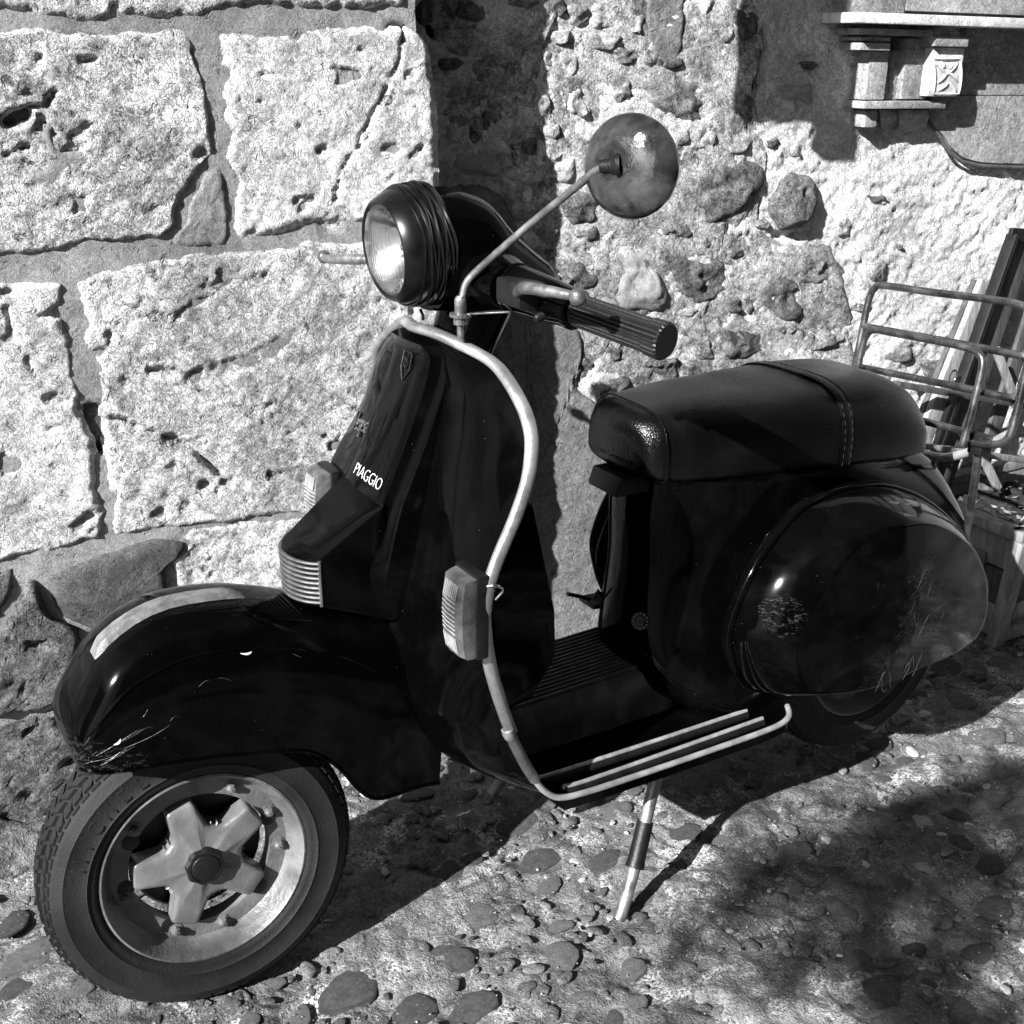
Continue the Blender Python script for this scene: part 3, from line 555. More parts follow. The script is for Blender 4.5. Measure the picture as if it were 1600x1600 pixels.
# an added board out of view, shaped to cast the stepped shadow below
def above(u, v, t): return RW(u, v)-SUN*t
SB = empty('shadow_board', above(1250, 150, .55), 'unseen stepped board added above the ledge to cast a shadow on the render', 'board')
def hang(name, u0, v0, u1, v1, t, top):
    p = above(u0, v1, t); q = above(u1, v1, t); hh = float((p-RP0)@RN); s0 = float((p-RP0)@RD); s1 = float((q-RP0)@RD); zb = min(p[2], q[2]); f = lambda s_, h_, z_: RP0+RD*s_+RN*h_+UPZ*z_
    obj(name, *hexa([f(s0, hh-.02, zb), f(s1, hh-.02, zb), f(s1, hh, zb), f(s0, hh, zb), f(s0, hh-.02, top), f(s1, hh-.02, top), f(s1, hh, top), f(s0, hh, top)], .003), WOODM, SB, True, 30)
    return f, s0, s1, hh
f_, s0_, s1_, h_ = hang('board', 1168, 0, 1286, 193, .80, 1.95); hang('board', 1287, 0, 1337, 250, .80, 1.95)
for q in (s0_+.02, s1_+.1): obj('bracket_arm', *tube([f_(q, -.01, 1.9), f_(q, h_-.01, 1.9)], .01, 10), RACKM, SB)

# ------------------------------------------------------------------ the scooter
SC = empty('scooter', (O, 0, 0), 'black vintage motor scooter with round headlamp parked on its stand', 'scooter')
def sup(wd, n, e=2.6, lo=0, hi=2*math.pi, end=False):
    t = np.linspace(lo, hi, n, endpoint=end); return np.sign(np.cos(t))*np.abs(np.cos(t))**(2/e)*wd, np.sign(np.sin(t))*np.abs(np.sin(t))**(2/e)
# --- wheels
def wheel(c, yaw, lean, front):
    n = V3(math.sin(yaw)*math.cos(lean), math.cos(yaw)*math.cos(lean), math.sin(lean)); ex = V3(math.cos(yaw), -math.sin(yaw), 0); ez = np.cross(ex, n)
    pt = lambda r, a, h: c+r*(math.cos(a)*ex+math.sin(a)*ez)+n*h
    rim = obj('wheel', *lathe(c, n, [(.098, .012), (.122, .012), (.128, .022), (.134, .038), (.1385, .044), (.1415, .043), (.1415, .036), (.134, .03), (.128, .0), (.128, -.02), (.1415, -.043), (.134, -.04), (.120, -.02), (.098, -.012), (.098, .012)], 72), RIMM, SC, True, 35)
    tyre = obj('tyre', *lathe(c, n, [(.1405, .040), (.146, .0455), (.150, .0462), (.156, .0480), (.1575, .0495), (.159, .0483), (.172, .0500), (.186, .0485), (.1875, .0492), (.189, .0478), (.198, .0435), (.2025, .0395), (.2045, .036), (.2095, .026), (.2115, .012), (.212, 0), (.2115, -.012), (.2095, -.026), (.2045, -.036), (.198, -.0435), (.186, -.0485), (.172, -.050), (.156, -.048), (.1405, -.040)], 96), RUBB, rim, True, 50)
    tr = MB(); N_ = 66
    for i in range(N_):
        a0 = 2*math.pi*i/N_; da = 2*math.pi/N_
        for h0, h1, sk, ro in ((-.036, -.021, .5, .2048), (-.019, -.0015, -.55, .2095), (.0005, .018, .55, .2105), (.020, .034, -.5, .2058), (.0345, .0395, 0, .2025)):
            r1 = ro+.0056; q = []
            for rr in (ro-.003, r1):
                for (fa, hh) in ((.08, h0), (.80, h0), (.80, h1), (.08, h1)):
                    r_in = rr-(abs(hh)/.042)**3*.0035; q.append(pt(r_in, a0+da*(fa+(sk*.9 if hh == h1 else 0)), hh))
            tr.add(*hexa(q, 0))
    tr.build('tread', RUBB, rim, False)
    drum = obj('brake_drum', *lathe(c, n, [(.001, -.016), (.088, -.016), (.093, -.022), (.093, -.03), (.05, -.05), (.001, -.05)], 40), BLKPL, rim, True, 40)
    # five armed hub
    pl_ = []
    for a in range(5):
        for da, rr in ((-30, .0555), (-23, .060), (-12, .093), (-9.5, .096), (9.5, .096), (12, .093), (23, .060), (30, .0555)): pl_.append((rr*math.cos(R(75+72*a+da)), rr*math.sin(R(75+72*a+da))))
    sp5 = resample(np.array(pl_), 240, True); t = np.arctan2(sp5[:, 1], sp5[:, 0]); rad = np.linalg.norm(sp5, axis=1)
    ring = lambda f, h, e=0: np.array([pt(max(.004, r*f-e), a, h) for r, a in zip(rad, t)])
    obj('hub', *loft([ring(1, -.006), ring(1, .0195), ring(1, .0235, .0012), ring(1, .0255, .0042), ring(.80, .0268), ring(.5, .0275), ring(.36, .0300), ring(.25, .0305)], True, (False, True)), STAR, rim, True, 50)
    for a in range(5):
        for da in (-4.5, 4.5):
            aa = R(75+36+72*a+da); obj('hub_rib', *hexa([pt(r, aa+q, h) for h in (0, .021) for r, q in ((.040, -.02), (.060, -.015), (.060, .015), (.040, .02))], .001, 1), STAR, rim)
    cap = MB(); m = 64; t2 = np.linspace(0, 2*math.pi, m, endpoint=False); wob = 1+.035*np.sign(np.sin(8*t2))*np.abs(np.sin(8*t2))**.4
    rg = lambda r, h, wv=True: np.array([pt(r*(w_ if wv else 1), a, h) for a, w_ in zip(t2, wob)])
    cap.add(*loft([rg(.0255, .024), rg(.0262, .036), rg(.0245, .0395), rg(.0205, .040, False), rg(.0198, .0385, False), rg(.0185, .0405, False), rg(.012, .042, False), rg(.002, .0425, False)], True, (False, True)))
    cap.build('hub_cap', BLKPL, rim, True, 35)
    for a in (117, 155, 185, 259, 294, 40, 345):
        b = MB(); b.add(*lathe(pt(.110, R(a), .012), n, [(.0105, 0), (.0105, .0012), (.007, .0016), (.0068, .0075), (.0045, .009), (.0042, .0115), (.001, .012)], 6 if a % 2 else 8))
        b.build('wheel_nut', RIMM, rim, False)
    for a in (300, 222, 352, 30, 160):  # dark discs stand in for the shade inside the rim openings
        obj('rim_hole_shade', *lathe(pt(.104, R(a), .0126), n, [(.0001, .0004), (.011, .0004), (.0118, 0)], 20), BLKPL, rim)
    return rim, pt
WF, wpt = wheel(V3(0, 0, .2145), R(3.64), R(4.24), True)
WRr, _ = wheel(V3(-1.262, 0, .243), 0, 0, False)
def sidewall(word, a0, step, size, r0):
    mb = MB(); a = a0
    for ch in word:
        if ch != ' ':
            V, F = text_mesh(ch, size, 0, .0007)
            f = [wpt(r0+v[1], R(a)+v[0]/r0, .0493+v[2]) for v in V]; mb.add(f, F)
        a += step
    return mb.build('sidewall_lettering', RUBB, WF, False)
sidewall('MICHELIN', 20, 9.0, .027, .1715)
# --- front mudguard: arched sections from near lip over the ridge to far lip
FS = [((.158, .437), (.152, .430), .050), ((.1635, .465), (.146, .436), .068), ((.160, .492), (.128, .434), .080), ((.146, .530), (.09, .432), .088), ((.104, .588), (.04, .428), .093), ((.037, .621), (-.01, .422), .095), ((-.047, .620), (-.055, .413), .096),
      ((-.11, .604), (-.098, .404), .096), ((-.16, .586), (-.138, .390), .096), ((-.21, .566), (-.176, .352), .096), ((-.26, .546), (-.204, .308), .096), ((-.30, .528), (-.235, .284), .095), ((-.335, .500), (-.295, .280), .09), ((-.345, .46), (-.335, .272), .085)]
fr_ = np.array([f[0] for f in FS])-np.array([(.004, .004)]*3+[(.004, .014)]*11); fb = np.array([f[1] for f in FS]); fw = np.array([f[2] for f in FS])
nS = 46; fr_s, fb_s = spline(np.c_[fr_, 0*fw], nS)[:, :2], None
def respl(A, n):
    A = np.asarray(A, float); x = np.linspace(0, len(A)-1, n); i = np.arange(len(A)); k = np.clip(x.astype(int), 0, len(A)-2); out = []
    for xv, kk in zip(x, k):
        t = xv-kk; p0, p1, p2, p3 = A[max(kk-1, 0)], A[kk], A[kk+1], A[min(kk+2, len(A)-1)]
        out.append(.5*((2*p1)+(-p0+p2)*t+(2*p0-5*p1+4*p2-p3)*t*t+(-p0+3*p1-3*p2+p3)*t**3))
    return np.array(out)
fA = respl(np.c_[fr_, fb, fw], nS)
def fpt(row, a, grow=0.):
    rx_, rz_, bx, bz, wv = row; sy = math.sin(a); h = abs(math.cos(a))**.46; y = (wv+grow)*np.sign(sy)*abs(sy)**.72
    return V3(bx+(rx_-bx)*h, y, bz+(rz_-bz)*h)+unit(V3(rx_-bx, 0, rz_-bz))*grow*h
aa = np.linspace(-math.pi/2, math.pi/2, 41)
outer = np.array([[fpt(r, a) for a in aa] for r in fA]); inner = np.array([[fpt(r, a, -.004) for a in aa] for r in fA])
sec = np.concatenate([outer, inner[:, ::-1]], 1)
FD = obj('front_mudguard', *loft(sec, True), PAINTF, SC, True, 50)
lip = [fpt(r, math.pi/2)+V3(0, .001, -.001) for r in fA[1:]]
obj('mudguard_lip', *tube(lip, .0024, 8), PAINTF, FD)
# raised step pressed into the side of the mudguard
stp = [fpt(r, .98, .0006) for r in fA[8:28]]
obj('pressed_edge', *tube(spline(np.array(stp), 40), np.r_[.0004, np.full(38, .0022), .0004], 8), PAINTF, FD)
def scratch_lines(fn, n, ua, ub, va, vb, r, parent, name, drift=(.06, .12), mat=None):
    mb = MB()
    for i in range(n):
        u0, v0 = rng.uniform(ua, ub), rng.uniform(va, vb); L_ = rng.uniform(.3, 1.); sl_ = rng.normal(0, .5)
        P = [fn(u0+drift[0]*L_*t, v0+drift[1]*L_*t*sl_+.02*math.sin(3*t+i)) for t in np.linspace(0, 1, 9)]
        rr = r*rng.uniform(.5, 1.3); mb.add(*tube(P, [rr*.2, rr*.7, rr, rr*.9, rr, rr*.6, rr*.9, rr*.5, rr*.2], 4))
    return tag(mb.build(name, mat or GREYL, parent, False), kind='stuff')
def fsurf(k, a): k = min(max(k*(nS-1), 0), nS-1.01); r0, r1 = fA[int(k)], fA[int(k)+1]; return fpt(r0*(1-k+int(k))+r1*(k-int(k)), a, .0002)
scratch_lines(fsurf, 10, .06, .17, .9, 1.45, .0004, FD, 'scratch', (.05, .22)); scratch_lines(fsurf, 8, .10, .26, 1.40, 1.55, .0004, FD, 'scratch', (.12, .03)); scratch_lines(fsurf, 6, .2, .8, .7, 1.5, .00022, FD, 'scratch', (.05, .03))
for k_, a_ in ((.47, 1.02), (.24, 1.36)):
    obj('paint_chip', *tube([fsurf(k_+.012*math.cos(t)*.8, a_+.03*math.sin(t)) for t in np.linspace(.2, 2.6, 9)], [.0003, .0009, .0013, .0015, .0015, .0013, .001, .0007, .0003], 5), WHITE if k_ != .55 else CREST, FD, False)
# crest on the ridge
ks = np.linspace(13.0, 22.4, 24); cr_ = []
rowat = lambda k: fA[int(k)]*(1-k+int(k))+fA[min(int(k)+1, nS-1)]*(k-int(k))
for i, k in enumerate(ks):
    r = rowat(k); up = unit(V3(r[0]-r[2], 0, r[1]-r[3])); top = V3(r[0], .012, r[1]-.001); hh = .008*min(1, (i+.4)/2.2, (23-i+.5)/3); ww = .021-.004*i/23
    cr_.append([top+V3(0, ww, 0)-up*.010, top+V3(0, ww*.62, 0)+up*(hh-.0012), top+V3(0, ww*.57, 0)+up*hh, top+V3(0, -ww*.45, 0)+up*hh, top+V3(0, -ww*.55, 0)+up*(hh-.002), top+V3(0, -ww, 0)-up*.010])
obj('mudguard_crest', *loft(cr_, True), CREST, FD, True, 30)
# fork link and shock absorber behind the wheel
obj('fork_leg', *tube([V3(-.30, -.075, .50), V3(-.14, -.085, .36), V3(-.02, -.085, .215)], .022, 12), PAINT, SC)
# --- leg shield
EK = np.array([(0, -.340, .927), (.05, -.353, .9245), (.10, -.378, .9095), (.13, -.389, .899), (.16, -.391, .885), (.19, -.391, .866), (.208, -.391, .848), (.222, -.389, .827), (.231, -.383, .802), (.235, -.375, .772), (.240, -.356, .732), (.245, -.332, .691), (.248, -.315, .651), (.245, -.312, .606), (.235, -.325, .541), (.222, -.349, .473), (.212, -.377, .404), (.207, -.402, .352), (.205, -.425, .312), (.205, -.446, .286), (.206, -.475, .268)])
EDGE = spline(EK, 110)
zc = [.93, .90, .86, .80, .70, .60, .50, .42, .36, .32, .295, .278, .266]; xc = [-.340, -.352, -.352, -.338, -.312, -.290, -.278, -.282, -.306, -.334, -.368, -.412, -.475]
def ls_center(z): return np.interp(z, zc[::-1], xc[::-1])
def ls_row(e, n=41, off=0.):
    wv, xe, z = e; s = np.sin(np.linspace(-math.pi/2, math.pi/2, n)); k = 1-np.abs(s)**3.3
    x = xe+(max(ls_center(z), xe)-xe)*k
    x = x-.003*np.exp(-((np.abs(s)-.46)/.14)**2)*sstep(.93, .86, z)*sstep(.30, .5, z)*(wv/.24)
    return np.stack([x+off, s*wv, np.full(n, z)], 1)
rows = [ls_row(e) for e in EDGE]
front = np.array(rows); back = front+V3(-.006, 0, 0)
LSH = obj('leg_shield', *loft(np.concatenate([front, back[:, ::-1]], 1), True), PAINT, SC, True, 60)
trimp = np.vstack([EDGE[:88][::-1]*V3(-1, 1, 1), EDGE[1:88]])[:, [1, 0, 2]]
f_ = (1-sstep(-.240, -.214, trimp[:, 1]))[:, None]; trimp = trimp+f_*V3(-.013, .010, 0)
g_ = ((1-sstep(-.14, -.05, trimp[:, 1]))*sstep(-.235, -.20, trimp[:, 1])*sstep(.80, .84, trimp[:, 2]))[:, None]
o_ = np.stack([0*trimp[:, 0], trimp[:, 1], trimp[:, 2]-.75], 1); trimp = trimp+g_*(o_/np.linalg.norm(o_, axis=1)[:, None]*.0015+V3(.006, 0, 0))
def trim_tube(path, r1, r2, n=12):
    V, F = tube(path, 1., n); V = np.asarray(V).reshape(len(path), n, 3); c = np.asarray(path)[:, None]
    d = V-c; V = c+d*np.array([r1, r2, r2]); return V.reshape(-1, 3), F
obj('edge_trim', *trim_tube(trimp+V3(-.004, 0, 0), .0095, .0074), TRIM, LSH)
lowp = np.vstack([EDGE[87:101]])[:, [1, 0, 2]]
obj('edge_trim', *trim_tube(lowp+V3(-.001, .001, 0), .0085, .0065), ALU, LSH); obj('edge_trim', *trim_tube(lowp*V3(1, -1, 1), .0085, .0065), ALU, LSH)
obj('trim_clip', *lathe(lowp[0], unit(lowp[1]-lowp[0]), [(.006, -.009), (.0088, -.008), (.0095, 0), (.0088, .008), (.006, .009)], 14), CREST, LSH)
# horn cover running down the middle of the shield
HC = [(.912, -.333, .050), (.895, -.340, .054), (.86, -.331, .056), (.80, -.307, .058), (.74, -.280, .060), (.705, -.264, .061), (.64, -.246, .062), (.60, -.24, .06), (.54, -.25, .05)]
hr = []
for z, xf, wv in HC:
    hr.append([V3(xf-.06, wv+.022, z), V3(xf-.022, wv+.015, z), V3(xf-.010, wv+.004, z), V3(xf-.001, wv-.001, z), V3(xf, wv-.004, z), V3(xf+.002, wv*.5, z), V3(xf+.003, 0, z), V3(xf+.002, -wv*.5, z), V3(xf, -wv+.004, z), V3(xf-.001, -wv+.001, z), V3(xf-.010, -wv-.004, z), V3(xf-.022, -wv-.015, z), V3(xf-.06, -wv-.022, z)])
hr = respl(np.array(hr).reshape(len(HC), -1), 40).reshape(40, -1, 3)
HCV = obj('horn_cover', *loft(hr, True), PAINT, SC, True, 25)
# protruding horn box below it, its grille curved in plan
def hb(fx, z, wv, bow): return [V3(-.30, wv+.012, z+.0)] + [V3(fx+bow*math.cos(a)-bow, wv*math.sin(a)/math.sin(1.1), z) for a in np.linspace(1.1, -1.1, 11)]+[V3(-.30, -wv-.012, z)]
top_ = np.array(hb(-.150, .647, .056, .05)); top_[0][2] = top_[-1][2] = .708; top_[0][0] = top_[-1][0] = -.262
bot_ = np.array(hb(-.152, .575, .052, .05)); bot_[0][2] = bot_[-1][2] = .53
inset = lambda A, dx, dz: A+V3(dx, 0, dz)
obj('horn_box', *loft([inset(top_*V3(1, .94, 1), -.003, .002), top_, inset(top_, .001, -.005), inset(bot_, .001, .005), bot_, inset(bot_*V3(1, .8, 1), -.02, -.006)], True), PAINT, HCV, True, 30)
gm = MB()
for i in range(9):
    z = .640-i*.0072; f = i/8; fx = -.1495-.002*f; wv = .0555-.004*f
    path = [V3(fx+.05*math.cos(a)-.05+.0022, wv*math.sin(a)/math.sin(1.1), z) for a in np.linspace(1.1, -1.1, 15)]
    gm.add(*trim_tube(np.array(path), .003, .0024, 8))
gm.build('horn_grille', GRILL, HCV)
obj('grille_frame', *tube([V3(-.1755, .0545, .644), V3(-.1760, .0535, .610), V3(-.178, .051, .577)], .003, 8), GRILL, HCV)
# badge: a small shield with a hexagon on it
hx = lambda y, z: float(np.interp(z, [h[0] for h in HC][::-1], [h[1] for h in HC][::-1]))+.003
bp = [(-.012, .018), (.012, .018), (.012, -.004), (0, -.020), (-.012, -.004)]; bz = .876
mbg = MB(); outb = [V3(hx(y, bz+z)+.0005, y, bz+z) for y, z in bp]; mbg.add(*tube(resample(np.array(outb), 30, True), .0011, 6, True))
hxp = [V3(hx(0, bz)+.001, .0065*math.sin(a), bz+.004+.0075*math.cos(a)) for a in np.linspace(0, 2*math.pi, 6, endpoint=False)]; mbg.add(*tube(resample(np.array(hxp), 24, True), .0009, 6, True))
mbg.add(*tube([V3(hx(0, bz)+.001, 0, bz+.013), V3(hx(0, bz)+.001, 0, bz-.004)], .0009, 6))
mbg.build('badge', BLKPL, HCV)
V, F = text_mesh('PIAGGIO', .0235, 0, .0003, 1.0, -.0006); V = V*V3(.92, 1, 1)
f_ = [V3(hx(0, .729+v[1])+.0012+v[2], v[0]+.003, .729+v[1]*.93) for v in V]
obj('lettering', f_, F, WHITE, HCV, False)
# chrome script on the far half of the shield
V, F = text_mesh('Vespa', .036, .35, .0014, .9)
def on_shield(y, z):
    i = int(np.argmin(np.abs(EDGE[:75, 2]-z))); r = ls_row(EDGE[i]); return float(np.interp(y, r[:, 1], r[:, 0]))
f_ = [V3(on_shield(-.165+v[0], .752+v[1]+.15*v[0])+.002+v[2], -.165+v[0], .752+v[1]+.15*v[0]) for v in V]
obj('script_emblem', f_, F, CHROME, LSH, False)
# turn signals on either edge
def signal(s):
    fx = -.275; sx = lambda y: s*y
    def sec(z, x0, bulge): return [V3(-.305, sx(.250), z), V3(x0-.010, sx(.253), z), V3(x0-.001, sx(.252), z), V3(x0+bulge, sx(.244), z), V3(x0+bulge+.001, sx(.222), z), V3(x0+bulge*.5, sx(.205), z), V3(x0-.012, sx(.200), z), V3(-.305, sx(.199), z)]
    zs = [(.560, -.287, 0), (.563, -.283, .002), (.59, -.280, .004), (.615, -.279, .005), (.64, -.280, .004), (.664, -.283, .002), (.667, -.288, 0)]
    sg = obj('turn_signal', *loft([sec(*q) for q in zs], True), GREYL, SC, True, 35)
    bs = MB(); bs.add(*hexa([V3(-.318, sx(.195), .556), V3(-.318, sx(.254), .556), V3(-.300, sx(.254), .556), V3(-.300, sx(.195), .556), V3(-.318, sx(.195), .671), V3(-.318, sx(.254), .671), V3(-.300, sx(.254), .671), V3(-.300, sx(.195), .671)], .004)); bs.build('signal_base', BLKPL, sg)
    rb = MB()
    lx = lambda z: float(np.interp(z, [q[0] for q in zs], [q[1]+q[2] for q in zs]))
    for i in range(9):
        y = .2085+.0042*i
        for z0, z1 in ((.640, .660), (.568, .588)): rb.add(*tube([V3(lx(z0)+.0012-(.003 if i == 0 else 0), sx(y), z0), V3(lx(z1)+.0012-(.003 if i == 0 else 0), sx(y), z1)], .0011, 5))
    for i in range(8):
        z = .594+.006*i; rb.add(*tube([V3(lx(z)-.0016, sx(.2075), z), V3(lx(z)+.0008, sx(.223), z), V3(lx(z)+.0004, sx(.243), z)], .0009, 5))
    rb.build('lens_rib', LENSRIB, sg)
    for z in (.657, .570): obj('lens_screw', *lathe(V3(-.2815, sx(.224), z), V3(1, 0, 0), [(.0042, 0), (.0038, .0015), (.0015, .0016), (.0012, .0006)], 12), CHROME, sg)
    return sg
signal(1); signal(-1)
# wire from the signal round the trim
obj('signal_wire', *tube(spline(np.array([(-.312, .250, .655), (-.322, .260, .658), (-.335, .256, .648), (-.328, .250, .634)]), 20), .0018, 8), CHROME, LSH)
# --- floor
fl = []
FE = [(-.475, .206, .268), (-.55, .207, .267), (-.65, .209, .268), (-.75, .211, .270), (-.84, .213, .273), (-.885, .212, .276), (-.905, .205, .280), (-.918, .190, .284), (-.925, .165, .288)]
FEs = respl(FE, 40)
for x, wv, z in FEs: fl.append([V3(x, wv*s, z-.002-.010*(1-abs(s)**6)) for s in np.linspace(-1, 1, 25)]+[V3(x, wv*s, z-.02-.01*(1-abs(s)**4)) for s in np.linspace(1, -1, 13)])
FLR = obj('floorboard', *loft(fl, True), PAINT, SC, True, 50)
for s in (1, -1):
    ed = [V3(e[1], e[0]*s, e[2]) for e in EDGE[100:]]+[V3(x, wv*s, z) for x, wv, z in FEs[1:36]]
    obj('floor_edge_trim', *tube(spline(np.array(ed[::4]), 80), .0048, 10), STRIP, FLR)
    for y, x0, x1, z0, z1 in ((.182, -.488, -.868, .262, .270), (.150, -.452, -.862, .268, .270)):
        pth = np.array([(x0, y*s, z0+.004), (x0*.9+x1*.1, (y+.001)*s, z0+.002), ((x0+x1)/2, (y+.002)*s, (z0+z1)/2+.001), (x1, (y+.003)*s, z1+.002)])
        obj('floor_strip', *trim_tube(spline(pth+V3(0, 0, .004), 40), .0044, .0038, 10), STRIP, FLR); obj('strip_rubber', *trim_tube(spline(pth-V3(0, 0, .0035), 30), .006, .0085, 10), BLKPL, FLR)
# raised centre tunnel with its ribbed mat
tn = [[V3(x, .064, .255), V3(x, .058, z-.006), V3(x, .050, z), V3(x, -.094, z+.004), V3(x, -.104, z-.006), V3(x, -.112, .255)] for x, z in ((-.40, .330), (-.52, .334), (-.65, .339), (-.755, .344), (-.775, .336), (-.785, .28))]
TUN = obj('centre_tunnel', *loft(tn, True), MAT, SC, True, 35)
tm = MB()
for i in range(15):
    y = .046-.0098*i; tm.add(*trim_tube(np.array([V3(-.42, y, .332+.0003*i), V3(-.56, y, .3375+.0003*i), V3(-.745-.0*i, y, .3455+.0003*i)]), .0032, .0032, 6))
tm.build('mat_rib', MAT, TUN)
# glove box behind the shield
gp = [(-.36, .722), (-.432, .716), (-.445, .708), (-.486, .54), (-.490, .47), (-.484, .455), (-.452, .408), (-.40, .395)]
g_ = [[V3(x, y, z) for x, z in gp] for y in (-.19, .140)]
ctr = np.array(g_).mean((0, 1)); ends = lambda ring, dy, k: [ctr+(np.array(p)-ctr)*V3(k, 1, k)+V3(0, dy, 0) for p in ring]
GB = obj('glove_box', *loft([ends(g_[0], -.01, .93), ends(g_[0], -.006, .98), g_[0], g_[1], ends(g_[1], .006, .98), ends(g_[1], .010, .93)], True), PAINT, SC, True, 40)
# --- steering column, headset
obj('steering_column', *loft([[V3(x, 0, z)+V3(a*np.cos(t), b*np.sin(t), 0) for t in np.linspace(0, 2*math.pi, 24, endpoint=False)] for x, z, a, b in ((-.385, .80, .036, .036), (-.405, .87, .043, .048), (-.425, .915, .047, .052), (-.44, .95, .05, .056))], True), PAINT, SC)
NS = [(-.360, 1.027, .075, .078), (-.378, 1.027, .076, .080), (-.405, 1.025, .076, .079), (-.44, 1.016, .073, .074), (-.475, .998, .065, .056), (-.51, .985, .055, .040), (-.54, .977, .042, .026), (-.556, .972, .02, .014)]
hs = []
for x, z, a, b in respl(NS, 26):
    c_, s_ = sup(a, 44, 2.3); hs.append([V3(x, y, z+b*q) for y, q in zip(c_, s_)])
HSET = obj('headset', *loft(hs, True), PAINT, SC)
LC = V3(-.314, 0, 1.031)
obj('lamp_rim', *lathe(LC, V3(1, 0, -.10), [(0.0555, 0.0054), (0.0592, 0.0117), (0.0615, 0.0131), (0.0648, 0.0108), (0.0717, -0.0036), (0.0754, -0.0162), (0.0772, -0.0270), (0.0763, -0.0360), (0.0772, -0.0414), (0.0763, -0.0504), (0.0731, -0.0576)], 64), TAPE, HSET)
tp = MB()
for i, (h, r, tl) in enumerate([(-.012, .0805, .05), (-.020, .0828, -.06), (-.028, .0838, .08), (-.038, .0838, -.04), (-.050, .0840, .07), (-.058, .0822, -.05), (-.034, .0842, .1), (-.044, .084, -.09)]):
    ax = unit(V3(1, 0, -.10)); e1 = V3(0, 1, 0); e2 = np.cross(e1, ax); t = np.linspace(0, 2*math.pi, 72, endpoint=False)
    P = [LC+ax*(h*.9+tl*r*.35*math.sin(a+i*1.3)+.002*math.sin(5*a+i))+(r*.925+.0006*math.sin(7*a+i))*(math.cos(a)*e1+math.sin(a)*e2) for a in t]; tp.add(*tube(P, .0016+.0008*(i % 2), 6, True))
tp.add(*tube([LC+V3(-.035, .01, -.079), LC+V3(-.038, .012, -.087), LC+V3(-.036, .016, -.092)], .002, 6))
tp.build('tape_fold', TAPE, HSET)
LMP = obj('headlamp', *lathe(LC, V3(1, 0, -.10), [(0.0597, 0.0072), (0.0555, 0.0018), (0.0463, -0.0144), (0.0315, -0.0306), (0.0166, -0.0396), (0.0009, -0.0423)], 48), REFL, HSET)
obj('lamp_lens', *lathe(LC, V3(1, 0, -.10), [(0.0615, 0.0072), (0.0606, 0.0099), (0.0537, 0.0140), (0.0389, 0.0189), (0.0204, 0.0221), (0.0009, 0.0229), (0.0009, 0.0203), (0.0204, 0.0193), (0.0389, 0.0162), (0.0537, 0.0113), (0.0606, 0.0072)], 48), GLASS, LMP)
obj('bulb', *lathe(LC+V3(-.034, 0, .003), V3(1, 0, -.10), [(0.0065, 0.0000), (0.0074, 0.0108), (0.0056, 0.0180), (0.0009, 0.0216)], 16), CHROME, LMP)
